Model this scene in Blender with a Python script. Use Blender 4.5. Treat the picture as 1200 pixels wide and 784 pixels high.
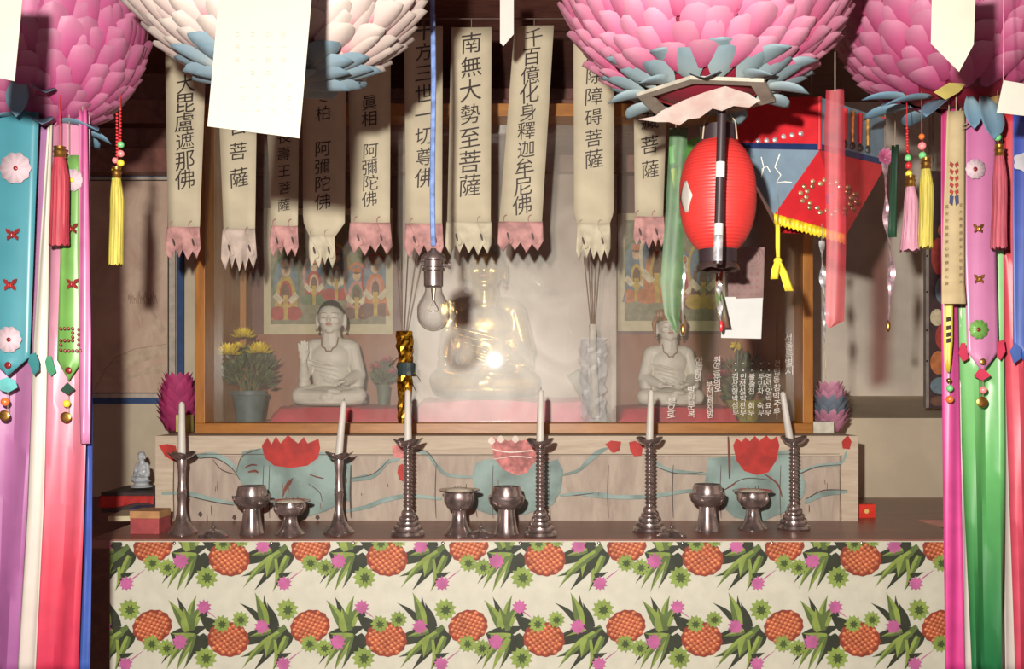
import bpy, bmesh, math, random
from mathutils import Vector, Matrix, Euler
R = math.radians
rnd = random.Random(7)
S = bpy.context.scene
COL = S.collection
for o in list(bpy.data.objects): bpy.data.objects.remove(o)

# ---------------------------------------------------------------- camera, sky, lights, exposure
H, HY, F = 1.45, 450.0, 1200.0            # eye height, horizon row, focal length in pixels of the 1200x784 frame
cam = bpy.data.objects.new('camera', bpy.data.cameras.new('camera')); COL.objects.link(cam)
cam.location = (0, 0, H); cam.rotation_euler = (R(90), 0, 0)
cam.data.sensor_width = 36; cam.data.lens = 36.0*F/1200; cam.data.shift_y = (HY-392)/1200; cam.data.clip_start = .05
S.camera = cam
S.view_settings.view_transform = 'Standard'; S.view_settings.look = 'None'; S.view_settings.gamma = 1
S.view_settings.use_curve_mapping = False; S.view_settings.exposure = 0.0
W = bpy.data.worlds.new('sky'); S.world = W; W.use_nodes = True
W.node_tree.nodes['Background'].inputs[0].default_value = (1.0, .74, .72, 1); W.node_tree.nodes['Background'].inputs[1].default_value = .85
fl = bpy.data.lights.new('camera_flash', 'SPOT'); fl.energy = 500; fl.color = (1, .96, .875); fl.shadow_soft_size = .02
fl.spot_size = R(114); fl.spot_blend = 1.0
flash = bpy.data.objects.new('camera_flash', fl); COL.objects.link(flash)
flash.location = (-.125, .0, H+.17); flash.rotation_euler = Vector((.02, 1, -.10)).to_track_quat('-Z', 'Y').to_euler()
S.cycles.max_bounces = 8; S.cycles.transparent_max_bounces = 16; S.cycles.caustics_reflective = False; S.cycles.caustics_refractive = False

# ---------------------------------------------------------------- helpers
def at(px, py, Y): return Vector(((px-600)/F*Y, Y, H-(py-HY)/F*Y))
def lin(v): v /= 255.0; return v/12.92 if v <= .04045 else ((v+.055)/1.055)**2.4
def rgb(c, k=1.0): return tuple(min(.95, lin(v)*k) for v in c)+(1,)

MATS = {}
def nodes_of(name):
    m = bpy.data.materials.new(name); m.use_nodes = True; nt = m.node_tree
    return m, nt, nt.nodes['Principled BSDF'], nt.links
def mat(name, c, k=1.0, rough=.6, metal=0., var=.10, scale=25., bump=0., spec=.4, c2=None, alpha=1., trans=0., aniso=None, coat=0.):
    """plain surface: colour broken up by noise"""
    if name in MATS: return MATS[name]
    m, nt, b, L = nodes_of(name)
    tc = nt.nodes.new('ShaderNodeTexCoord'); mp = nt.nodes.new('ShaderNodeMapping'); nz = nt.nodes.new('ShaderNodeTexNoise')
    L.new(tc.outputs['Object'], mp.inputs[0]); L.new(mp.outputs[0], nz.inputs['Vector'])
    if aniso: mp.inputs['Scale'].default_value = aniso
    nz.inputs['Scale'].default_value = scale; nz.inputs['Detail'].default_value = 5
    rp = nt.nodes.new('ShaderNodeValToRGB'); L.new(nz.outputs['Fac'], rp.inputs[0])
    a = rgb(c, k); d = rgb(c2, k) if c2 else tuple(x*(1-2*var) for x in a[:3])+(1,)
    e = a if c2 else tuple(min(.95, x*(1+var)) for x in a[:3])+(1,)
    rp.color_ramp.elements[0].position = .36; rp.color_ramp.elements[1].position = .64
    rp.color_ramp.elements[0].color = d; rp.color_ramp.elements[1].color = e
    L.new(rp.outputs[0], b.inputs['Base Color'])
    b.inputs['Roughness'].default_value = rough; b.inputs['Metallic'].default_value = metal
    b.inputs['Specular IOR Level'].default_value = spec; b.inputs['Alpha'].default_value = alpha
    b.inputs['Coat Weight'].default_value = coat
    if trans: b.inputs['Transmission Weight'].default_value = trans
    if bump:
        bp = nt.nodes.new('ShaderNodeBump'); bp.inputs['Strength'].default_value = bump; bp.inputs['Distance'].default_value = .004
        L.new(nz.outputs['Fac'], bp.inputs['Height']); L.new(bp.outputs[0], b.inputs['Normal'])
    MATS[name] = m; return m
def gmat(name, stops, k=1.0, rough=.6, spec=.3, var=.12, scale=18., island=0., alpha=1.):
    """dyed cloth / paper: colour runs along the strip or petal (attribute grad)"""
    if name in MATS: return MATS[name]
    m, nt, b, L = nodes_of(name)
    at_ = nt.nodes.new('ShaderNodeAttribute'); at_.attribute_name = 'grad'
    rp = nt.nodes.new('ShaderNodeValToRGB'); cr = rp.color_ramp
    while len(cr.elements) < len(stops): cr.elements.new(.5)
    for e, (p, c) in zip(cr.elements, stops): e.position = p; e.color = rgb(c, k)
    L.new(at_.outputs['Fac'], rp.inputs[0])
    tc = nt.nodes.new('ShaderNodeTexCoord'); nz = nt.nodes.new('ShaderNodeTexNoise'); nz.inputs['Scale'].default_value = scale
    L.new(tc.outputs['Object'], nz.inputs['Vector'])
    mr = nt.nodes.new('ShaderNodeMapRange'); mr.inputs[1].default_value = .3; mr.inputs[2].default_value = .7
    mr.inputs[3].default_value = 1-var; mr.inputs[4].default_value = 1+var; L.new(nz.outputs['Fac'], mr.inputs[0])
    val = mr.outputs[0]
    if island:
        g = nt.nodes.new('ShaderNodeNewGeometry'); m2 = nt.nodes.new('ShaderNodeMapRange')
        m2.inputs[3].default_value = 1-island; m2.inputs[4].default_value = 1+island; L.new(g.outputs['Random Per Island'], m2.inputs[0])
        mm = nt.nodes.new('ShaderNodeMath'); mm.operation = 'MULTIPLY'; L.new(val, mm.inputs[0]); L.new(m2.outputs[0], mm.inputs[1]); val = mm.outputs[0]
    mx = nt.nodes.new('ShaderNodeVectorMath'); mx.operation = 'SCALE'
    L.new(rp.outputs[0], mx.inputs[0]); L.new(val, mx.inputs['Scale']); L.new(mx.outputs[0], b.inputs['Base Color'])
    b.inputs['Roughness'].default_value = rough; b.inputs['Specular IOR Level'].default_value = spec; b.inputs['Alpha'].default_value = alpha
    MATS[name] = m; return m
def wood(name, c, c2, k=1., scale=6., axis=(1, 12, 12), rough=.5, bump=.15):
    if name in MATS: return MATS[name]
    m, nt, b, L = nodes_of(name)
    tc = nt.nodes.new('ShaderNodeTexCoord'); mp = nt.nodes.new('ShaderNodeMapping'); mp.inputs['Scale'].default_value = axis
    L.new(tc.outputs['Object'], mp.inputs[0])
    nz = nt.nodes.new('ShaderNodeTexNoise'); nz.inputs['Scale'].default_value = scale; nz.inputs['Detail'].default_value = 8; nz.inputs['Roughness'].default_value = .65
    nz.inputs['Distortion'].default_value = .6
    L.new(mp.outputs[0], nz.inputs['Vector'])
    rp = nt.nodes.new('ShaderNodeValToRGB'); rp.color_ramp.elements[0].position = .3; rp.color_ramp.elements[1].position = .7
    rp.color_ramp.elements[0].color = rgb(c2, k); rp.color_ramp.elements[1].color = rgb(c, k)
    L.new(nz.outputs['Fac'], rp.inputs[0]); L.new(rp.outputs[0], b.inputs['Base Color'])
    bp = nt.nodes.new('ShaderNodeBump'); bp.inputs['Strength'].default_value = bump; bp.inputs['Distance'].default_value = .003
    L.new(nz.outputs['Fac'], bp.inputs['Height']); L.new(bp.outputs[0], b.inputs['Normal'])
    b.inputs['Roughness'].default_value = rough; MATS[name] = m; return m
def pane_mat(name, dust, gloss, rough, sharp, scale=5., tint=(225, 215, 195)):
    """window glass with a film of dust: mostly see-through, a little dust, a blurred and a sharp reflection"""
    m = bpy.data.materials.new(name); m.use_nodes = True; nt = m.node_tree; nt.nodes.clear(); N = nt.nodes.new; L = nt.links.new
    out = N('ShaderNodeOutputMaterial'); tr = N('ShaderNodeBsdfTransparent'); df = N('ShaderNodeBsdfDiffuse'); df.inputs[0].default_value = rgb(tint)
    g1 = N('ShaderNodeBsdfGlossy'); g1.inputs['Roughness'].default_value = rough; g2 = N('ShaderNodeBsdfGlossy'); g2.inputs['Roughness'].default_value = sharp
    g1.inputs[0].default_value = (1, .97, .9, 1)
    tc = N('ShaderNodeTexCoord'); nz = N('ShaderNodeTexNoise'); nz.inputs['Scale'].default_value = scale; nz.inputs['Detail'].default_value = 6; nz.inputs['Distortion'].default_value = 1.2
    L(tc.outputs['Object'], nz.inputs['Vector'])
    def ranged(lo, hi):
        mr = N('ShaderNodeMapRange'); mr.inputs[1].default_value = .35; mr.inputs[2].default_value = .65; mr.inputs[3].default_value = lo; mr.inputs[4].default_value = hi
        L(nz.outputs['Fac'], mr.inputs[0]); return mr.outputs[0]
    a = N('ShaderNodeMixShader'); L(ranged(dust*.8, dust*1.2), a.inputs[0]); L(tr.outputs[0], a.inputs[1]); L(df.outputs[0], a.inputs[2])
    b = N('ShaderNodeMixShader'); L(ranged(gloss*.8, gloss*1.2), b.inputs[0]); L(a.outputs[0], b.inputs[1]); L(g1.outputs[0], b.inputs[2])
    c = N('ShaderNodeMixShader'); c.inputs[0].default_value = .02; L(b.outputs[0], c.inputs[1]); L(g2.outputs[0], c.inputs[2])
    L(c.outputs[0], out.inputs[0]); MATS[name] = m; return m
def clear_mat(name, fac, rough=.05, tint=(1, 1, 1), edge=.25):
    """thin clear glass or film"""
    m = bpy.data.materials.new(name); m.use_nodes = True; nt = m.node_tree; nt.nodes.clear(); N = nt.nodes.new; L = nt.links.new
    out = N('ShaderNodeOutputMaterial'); tr = N('ShaderNodeBsdfTransparent'); tr.inputs[0].default_value = tint+(1,); g = N('ShaderNodeBsdfGlossy'); g.inputs['Roughness'].default_value = rough
    lw = N('ShaderNodeLayerWeight'); lw.inputs[0].default_value = .35
    ad = N('ShaderNodeMath'); ad.operation = 'MULTIPLY_ADD'; L(lw.outputs['Facing'], ad.inputs[0]); ad.inputs[1].default_value = 1.0; ad.inputs[2].default_value = fac
    mx = N('ShaderNodeMixShader'); L(ad.outputs[0], mx.inputs[0]); L(tr.outputs[0], mx.inputs[1]); L(g.outputs[0], mx.inputs[2]); L(mx.outputs[0], out.inputs[0])
    MATS[name] = m; return m
def film(name, c, k=1., op=.6, rough=.35):
    """see-through coloured ribbon"""
    m = bpy.data.materials.new(name); m.use_nodes = True; nt = m.node_tree; nt.nodes.clear(); N = nt.nodes.new; L = nt.links.new
    out = N('ShaderNodeOutputMaterial'); tr = N('ShaderNodeBsdfTransparent'); p = N('ShaderNodeBsdfPrincipled')
    p.inputs['Roughness'].default_value = rough; p.inputs['Specular IOR Level'].default_value = .9
    tc = N('ShaderNodeTexCoord'); nz = N('ShaderNodeTexNoise'); nz.inputs['Scale'].default_value = 30; L(tc.outputs['Object'], nz.inputs['Vector'])
    rp = N('ShaderNodeValToRGB'); rp.color_ramp.elements[0].position = .35; rp.color_ramp.elements[1].position = .65
    rp.color_ramp.elements[0].color = rgb(c, k*.8); rp.color_ramp.elements[1].color = rgb(c, k*1.15); L(nz.outputs['Fac'], rp.inputs[0]); L(rp.outputs[0], p.inputs[0])
    tr.inputs[0].default_value = tuple(min(1., .45+.55*v) for v in rgb(c, 1.6)[:3])+(1,)
    mx = N('ShaderNodeMixShader'); mx.inputs[0].default_value = op; L(tr.outputs[0], mx.inputs[1]); L(p.outputs[0], mx.inputs[2]); L(mx.outputs[0], out.inputs[0])
    MATS[name] = m; return m

def tag(o, label=None, cat=None, group=None, kind=None):
    if label: o['label'] = label
    if cat: o['category'] = cat
    if group: o['group'] = group
    if kind: o['kind'] = kind
    return o
def thing(name, label, cat, base, group=None):
    o = bpy.data.objects.new(name, None); COL.objects.link(o); o.location = base; o.empty_display_size = .02
    return tag(o, label, cat, group)
def copy_tree(o, parent=None):
    c = o.copy(); COL.objects.link(c)
    if parent: c.parent = parent
    for ch in list(o.children): copy_tree(ch, c)
    return c
def wloc(o):
    v = Vector(o.location)
    while o.parent: o = o.parent; v += Vector(o.location)
    return v

class MB:
    """collects shapes in world (or local) coordinates; build() links them as one mesh object"""
    def __init__(s): s.v = []; s.f = []; s.m = []; s.g = []
    def add(s, vs, fs, m=0, g=None):
        n = len(s.v); s.v += [Vector(v) for v in vs]; s.g += list(g) if g else [0.]*len(vs)
        s.f += [tuple(i+n for i in f) for f in fs]; s.m += [m]*len(fs); return s
    def grid(s, P, m=0, g=None, closed=False):
        nu, nv = len(P), len(P[0]); fs = []
        for i in range(nu-1):
            for j in range(nv if closed else nv-1):
                k = (j+1) % nv; fs.append((i*nv+j, i*nv+k, (i+1)*nv+k, (i+1)*nv+j))
        return s.add([p for r in P for p in r], fs, m, [x for r in g for x in r] if g else None)
    def lathe(s, prof, c=(0, 0, 0), n=24, m=0, cap=True, mod=None):
        c = Vector(c); P = []
        for r, z in prof:
            P.append([c+Vector((r*math.cos(2*math.pi*j/n), r*math.sin(2*math.pi*j/n), z)) if not mod else c+mod(r, z, 2*math.pi*j/n) for j in range(n)])
        k0 = len(s.v); s.grid(P, m, None, True)
        if cap:
            s.f.append(tuple(k0+j for j in reversed(range(n)))); s.m.append(m)
            s.f.append(tuple(k0+(len(P)-1)*n+j for j in range(n))); s.m.append(m)
        return s
    def tube(s, pts, r, n=8, m=0, cap=True):
        pts = [Vector(p) for p in pts]; rs = r if isinstance(r, (list, tuple)) else [r]*len(pts); P = []; up = None
        for i, p in enumerate(pts):
            t = (pts[min(i+1, len(pts)-1)]-pts[max(i-1, 0)]).normalized()
            if up is None: up = t.orthogonal().normalized()
            else: up = (up-t*up.dot(t)).normalized()
            b = t.cross(up); P.append([p+(up*math.cos(2*math.pi*j/n)+b*math.sin(2*math.pi*j/n))*rs[i] for j in range(n)])
        k0 = len(s.v); s.grid(P, m, None, True)
        if cap:
            s.f.append(tuple(k0+j for j in range(n))); s.m.append(m); s.f.append(tuple(k0+(len(P)-1)*n+j for j in reversed(range(n)))); s.m.append(m)
        return s
    def box(s, lo, hi, m=0, rz=0, piv=None):
        x0, y0, z0 = lo; x1, y1, z1 = hi
        vs = [Vector(p) for p in ((x0, y0, z0), (x1, y0, z0), (x1, y1, z0), (x0, y1, z0), (x0, y0, z1), (x1, y0, z1), (x1, y1, z1), (x0, y1, z1))]
        if rz:
            q = Vector(piv) if piv else sum(vs, Vector())/8; Mx = Matrix.Rotation(rz, 3, 'Z'); vs = [q+Mx@(v-q) for v in vs]
        return s.add(vs, [(0, 3, 2, 1), (4, 5, 6, 7), (0, 1, 5, 4), (1, 2, 6, 5), (2, 3, 7, 6), (3, 0, 4, 7)], m)
    def ball(s, c, r, m=0, nu=8, nv=12, rot=None, g=None):
        c = Vector(c); r = Vector(r) if not isinstance(r, (int, float)) else Vector((r, r, r)); P = []
        for i in range(nu+1):
            a = -math.pi/2+math.pi*i/nu
            row = [Vector((math.cos(a)*math.cos(2*math.pi*j/nv)*r.x, math.cos(a)*math.sin(2*math.pi*j/nv)*r.y, math.sin(a)*r.z)) for j in range(nv)]
            P.append([c+(rot@p if rot else p) for p in row])
        return s.grid(P, m, [[g]*nv]*len(P) if g is not None else None, True)
    def poly(s, pts, m=0): return s.add(pts, [tuple(range(len(pts)))], m)
    def slab(s, pts, d, m=0):
        """outline with thickness d along vector d"""
        d = Vector(d); n = len(pts); a = [Vector(p) for p in pts]
        return s.add(a+[p+d for p in a], [tuple(range(n)), tuple(reversed(range(n, 2*n)))]+[(i, i+n, (i+1) % n+n, (i+1) % n) for i in range(n)], m)
    def build(s, name, mats, parent=None, base=None, smooth=True, solid=0., bevel=0., sub=0, edge=35, **kw):
        o0 = wloc(parent) if parent else (Vector(base) if base is not None else Vector((0, 0, 0)))
        me = bpy.data.meshes.new(name); me.from_pydata([v-o0 for v in s.v], [], s.f)
        mats = mats if isinstance(mats, (list, tuple)) else [mats]
        for m in mats: me.materials.append(m)
        me.polygons.foreach_set('material_index', s.m); me.polygons.foreach_set('use_smooth', [smooth]*len(s.f))
        if any(s.g):
            a = me.attributes.new('grad', 'FLOAT', 'POINT'); a.data.foreach_set('value', s.g)
        bm = bmesh.new(); bm.from_mesh(me); bmesh.ops.remove_doubles(bm, verts=bm.verts, dist=1e-6)
        if not kw.get('keepn'): bmesh.ops.recalc_face_normals(bm, faces=bm.faces)
        kw.pop('keepn', None)
        bm.to_mesh(me); bm.free(); me.update()
        if smooth and hasattr(me, 'set_sharp_from_angle'): me.set_sharp_from_angle(angle=R(edge))
        o = bpy.data.objects.new(name, me); COL.objects.link(o)
        if parent: o.parent = parent
        else: o.location = o0
        if bevel: b = o.modifiers.new('bevel', 'BEVEL'); b.width = bevel; b.segments = 2; b.limit_method = 'ANGLE'
        if solid: q = o.modifiers.new('solid', 'SOLIDIFY'); q.thickness = solid; q.offset = 0
        if sub: q = o.modifiers.new('sub', 'SUBSURF'); q.levels = sub; q.render_levels = sub
        return tag(o, **kw)

def ribbon(mb, rows, Y, m=0, wav=.004, folds=1., ph=0., cols=8, step=14, tilt=0.):
    """a hanging strip: rows of (row, x left, x right[, depth offset]); gently folded in depth"""
    y0, y1 = rows[0][0], rows[-1][0]; P = []; G = []
    n = max(2, int((y1-y0)/step)); ys = sorted(set([y0+(y1-y0)*i/n for i in range(n+1)]+[r[0] for r in rows]))
    for y in ys:
        for a, b in zip(rows, rows[1:]):
            if a[0] <= y <= b[0]: break
        t = (y-a[0])/max(1e-6, b[0]-a[0]); xl = a[1]+(b[1]-a[1])*t; xr = a[2]+(b[2]-a[2])*t
        dy = (a[3] if len(a) > 3 else 0)*(1-t)+(b[3] if len(b) > 3 else 0)*t
        row = []
        for j in range(cols+1):
            u = j/cols; p = at(xl+(xr-xl)*u, y, Y); p.y += dy+tilt*(u-.5)+wav*math.sin(u*2*math.pi*folds+ph+.006*(y-y0)); row.append(p)
        P.append(row); G.append([max(1e-4, (y-y0)/(y1-y0))]*(cols+1))
    return mb.grid(P, m, G)

_fc = bpy.data.curves.new('glyph', 'FONT'); _fc.offset = .0; _fo = bpy.data.objects.new('glyph', _fc); COL.objects.link(_fo); _G = {}
def glyph(c):
    if c not in _G:
        _fc.body = c; dg = bpy.context.evaluated_depsgraph_get(); dg.update(); me = bpy.data.meshes.new_from_object(_fo.evaluated_get(dg))
        _G[c] = ([(v.co.x-.5, v.co.y-.38) for v in me.vertices], [tuple(p.vertices) for p in me.polygons]); bpy.data.meshes.remove(me)
    return _G[c]
def put_char(mb, c, px, py, size, Y, m=0, shear=.12, sx=1., rot=0.):
    vs, fs = glyph(c); ca, sa = math.cos(rot), math.sin(rot); out = []
    for x, y in vs:
        y += shear*x; x *= sx; x, y = x*ca-y*sa, x*sa+y*ca; out.append(at(px+x*size, py-y*size, Y))
    mb.add(out, fs, m)
def vtext(mb, s, x0, y0, x1, y1, size, Y, m=0, **kw):
    n = len(s)
    for i, c in enumerate(s):
        t = i/max(1, n-1)
        if c != ' ': put_char(mb, c, x0+(x1-x0)*t+rnd.uniform(-.8, .8), y0+(y1-y0)*t, size*rnd.uniform(.93, 1.08), Y, m, rot=rnd.uniform(-.05, .05), **kw)

def remeshed(name, prims, voxel, m, parent, base, smooth_it=4, flat=0.0):
    """many overlapping bodies fused into one continuous skin"""
    bm = bmesh.new()
    for p in prims:
        if p[0] == 'e':
            r = Matrix.Diagonal(Vector(p[2])).to_4x4(); rot = Euler(p[3]).to_matrix().to_4x4() if len(p) > 3 else Matrix()
            bmesh.ops.create_icosphere(bm, subdivisions=3, radius=1, matrix=Matrix.Translation(p[1])@rot@r)
        else:
            b2 = bmesh.new()
            for q, rr in ((p[1], p[3]), (p[2], p[4])): bmesh.ops.create_icosphere(b2, subdivisions=2, radius=rr, matrix=Matrix.Translation(q))
            res = bmesh.ops.convex_hull(b2, input=b2.verts)
            bmesh.ops.delete(b2, geom=[e for e in res['geom_interior'] if isinstance(e, bmesh.types.BMVert)], context='VERTS')
            t = bpy.data.meshes.new('t'); b2.to_mesh(t); b2.free(); bm.from_mesh(t); bpy.data.meshes.remove(t)
    me = bpy.data.meshes.new('t'); bm.to_mesh(me); bm.free(); o = bpy.data.objects.new('t', me); COL.objects.link(o)
    q = o.modifiers.new('r', 'REMESH'); q.mode = 'VOXEL'; q.voxel_size = voxel; q.use_smooth_shade = True
    q = o.modifiers.new('s', 'SMOOTH'); q.factor = .5; q.iterations = smooth_it
    dg = bpy.context.evaluated_depsgraph_get(); dg.update(); me2 = bpy.data.meshes.new_from_object(o.evaluated_get(dg))
    bpy.data.objects.remove(o); bpy.data.meshes.remove(me)
    for v in me2.vertices:
        if v.co.z < flat: v.co.z = flat
    me2.polygons.foreach_set('use_smooth', [True]*len(me2.polygons)); me2.name = name; me2.materials.clear(); me2.materials.append(m)
    o = bpy.data.objects.new(name, me2); COL.objects.link(o)
    if parent: o.parent = parent
    o.location = base; return o

# ================================================================ the setting
M_plaster = mat('aged_plaster', (232, 218, 202), 1., rough=.85, var=.10, scale=3.5, bump=.1)
M_plaster2 = mat('cream_plaster', (205, 190, 165), 1., rough=.85, var=.06, scale=5)
M_dark = wood('dark_timber', (150, 98, 84), (98, 60, 56), .95, axis=(2, 10, 2))
M_floor = wood('floor_boards', (110, 80, 60), (80, 55, 42), 1., axis=(8, 1, 8))
def struct(mb, name, m, **kw): return mb.build(name, m, kind='structure', smooth=False, **kw)
SZ = at(0, 632, 3.0).z
XL, XR, YB, ZC = -1.97, 1.92, 4.72, 2.75
struct(MB().box((XL-.1, -1, -.06), (XR+.1, YB+.1, 0)), 'floor', M_floor)
struct(MB().box((XL-.1, -1, ZC), (XR+.1, YB+.1, ZC+.06)), 'ceiling', M_dark)
struct(MB().box((XL-.1, -1, 0), (XL, YB+.1, ZC)), 'wall_left', M_dark)
struct(MB().box((XR, -1, 0), (XR+.1, YB+.1, ZC)), 'wall_right', M_plaster)
struct(MB().box((XL, YB, 0), (XR, YB+.1, ZC)), 'wall_back', M_plaster)
# low wall behind the shelf with a sloping ledge, right of the shrine
zl = at(0, 490, 4.12).z; zb = at(0, 464, YB).z
mb = MB(); mb.add([(1.2, 4.12, 0), (XR, 4.12, 0), (XR, 4.12, zl), (1.2, 4.12, zl), (1.2, YB, 0), (XR, YB, 0), (XR, YB, zb), (1.2, YB, zb)],
    [(0, 1, 2, 3), (3, 2, 6, 7), (4, 7, 6, 5), (0, 3, 7, 4), (1, 5, 6, 2), (0, 4, 5, 1)], 0)
struct(mb, 'trim_ledge', M_plaster2)
zq = at(0, 520, 4.3).z
struct(MB().box((XL, 4.28, 0), (-1.24, 4.30, SZ-.02)), 'trim_pier_shade', M_dark)  # dark board added below shelf height to deepen the ribbons' shadow
struct(MB().box((XL, 4.30, 0), (-1.25, YB, at(0, 200, 4.3).z)), 'trim_pier', M_plaster2)
# dark timber beams and boards above and behind the shrine
zt = at(0, 128, 3.6).z
mb = MB(); mb.box((-1.25, 4.5, zt-.1), (1.2, YB, ZC)); mb.box((-1.97, 4.28, at(0, 198, 4.3).z), (-1.25, 4.5, ZC))
for z in (2.32, 2.52): mb.box((-1.97, 4.20, z), (1.3, 4.3, z+.10))
struct(mb, 'trim_boards', M_dark, bevel=.004)

# ================================================================ altar shelf and cloth
M_shelf = wood('shelf_wood', (158, 112, 98), (116, 78, 70), 1., axis=(1, 14, 14), rough=.35)
sh = thing('altar_shelf', 'long dark brown wooden altar shelf carrying candlesticks and bowls', 'shelf', (0, 3.0, 0))
mb = MB(); mb.box((-1.24, 3.0, SZ-.028), (1.36, 4.11, SZ)); mb.box((1.25, 3.44, SZ-.028), (1.9, 4.11, SZ-.0005)); mb.build('shelf_board', M_shelf, sh, smooth=False, bevel=.003)
for x, y in ((-1.15, 3.12), (1.28, 3.12), (-1.15, 4.0), (1.28, 4.0)): MB().box((x-.035, y-.035, 0), (x+.035, y+.035, SZ-.028)).build('leg', M_shelf, sh, smooth=False, bevel=.003)
M_cl = [mat('cloth_cream', (206, 203, 186), .88, rough=.55, var=.03), mat('print_orange', (186, 96, 62), .9), mat('print_orange_dark', (142, 60, 40), .9), mat('print_peach', (226, 160, 112), .9),
        mat('print_leaf_dark', (46, 50, 36), .95), mat('print_leaf_mid', (92, 110, 56), .9), mat('print_leaf_light', (136, 154, 72), .9), mat('print_daisy', (136, 156, 74), .9), mat('print_daisy_core', (70, 86, 40), .9), mat('print_pink', (188, 98, 150), .9), mat('print_olive', (104, 130, 50), .95), mat('print_orange_light', (210, 122, 76), .9)]
YC = 2.992
cb = MB()
P = []
for i in range(13):
    z = SZ-.004-i*(SZ-.03)/12; P.append([Vector((x, YC+.002*math.sin(x*9+i*.5)*(i/12), z)) for x in [-1.175+2.445*j/60 for j in range(61)]])
cb.grid(P, 0); 
_n = [0]
def cp(zx, zy, lay): return at(220+zx/4.78, 620+zy/4.78, YC-.004-.0004*lay-(_n[0] % 37)*9e-6)
def blob(zx, zy, rx, ry, m, lay, n=20, bump=0., k=9, rot=0.):
    pts = []
    for i in range(n):
        a = 2*math.pi*i/n; q = 1+bump*math.cos(k*a); x, y = rx*q*math.cos(a), ry*q*math.sin(a); pts.append(cp(zx+x*math.cos(rot)-y*math.sin(rot), zy+x*math.sin(rot)+y*math.cos(rot), lay))
    if inside(pts): cb.poly(pts, m)
XA, XB, ZA = at(129, 0, YC).x, at(1107, 0, YC).x, SZ-.006
def inside(pts):
    _n[0] += 1
    for p in pts: p.x = min(1.268, max(-1.173, p.x)); p.z = min(ZA, p.z)
    return max(p.z for p in pts)-min(p.z for p in pts) > .002 and max(p.x for p in pts)-min(p.x for p in pts) > .002 and max(p.z for p in pts) > .2
def leaf(x0, y0, x1, y1, w, bend, m, lay, m2=None):
    """pointed leaf from its base to its tip; the second colour covers one half"""
    dx, dy = x1-x0, y1-y0; L = math.hypot(dx, dy); nx, ny = -dy/L, dx/L; n = 9; A = []; B = []; C = []
    for i in range(n+1):
        t = i/n; hw = w*(.35+.65*math.sin(math.pi*min(1, t*.8+.2)))*(1-t**3) if t < 1 else 0; b = bend*math.sin(math.pi*t)
        cx, cy = x0+dx*t+nx*b, y0+dy*t+ny*b; A.append((cx+nx*hw, cy+ny*hw)); B.append((cx-nx*hw, cy-ny*hw)); C.append((cx, cy))
    pts = [cp(x, y, lay) for x, y in A+B[-2::-1]]
    if inside(pts): cb.poly(pts, m)
    if m2 is not None:
        pts = [cp(x, y, lay+.5) for x, y in A+C[-2::-1]]
        if inside(pts): cb.poly(pts, m2)
def daisy(x, y, r, m, core, n, lay, inner=.72):
    pts = []
    for i in range(2*n): a = math.pi*i/n+.3; q = r if i % 2 == 0 else r*inner; pts.append(cp(x+q*math.cos(a), y+q*math.sin(a), lay))
    if inside(pts): cb.poly(pts, m)
    if core is not None:
        pts = []
        for i in range(16): a = 2*math.pi*i/16; q = r*(.52 if i % 2 else .28); pts.append(cp(x+q*math.cos(a)+r*.06, y+q*math.sin(a)+r*.05, lay+1))
        if inside(pts): cb.poly(pts, core)
def pineapple(x, y, rx, ry, rot):
    blob(x, y, rx, ry, 2, 4, 56, .028, 14, rot)
    ca, sa = math.cos(rot), math.sin(rot)
    for i in range(-6, 7):
        for j in range(-6, 7):
            u, v = (i+j)*.155, (i-j)*.155
            if u*u+v*v > .80: continue
            s = .062
            for du, dv, q, m, ly in ((0, 0, s*1.62, 1, 5), (-.015, -.025, s*.95, 11, 5.5), (-.02, -.04, s*.5, 3, 6)):
                pts = []
                for a, b in ((1, 0), (.7, .7), (0, 1), (-.7, .7), (-1, 0), (-.7, -.7), (0, -1), (.7, -.7)):
                    X = (u+du+q*a*1.15)*rx; Yy = (v+dv+q*b*1.15)*ry; pts.append(cp(x+X*ca-Yy*sa, y+X*sa+Yy*ca, ly))
                if inside(pts): cb.poly(pts, m)
TW, TH = 185*4.78, 94.5*4.78
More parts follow.
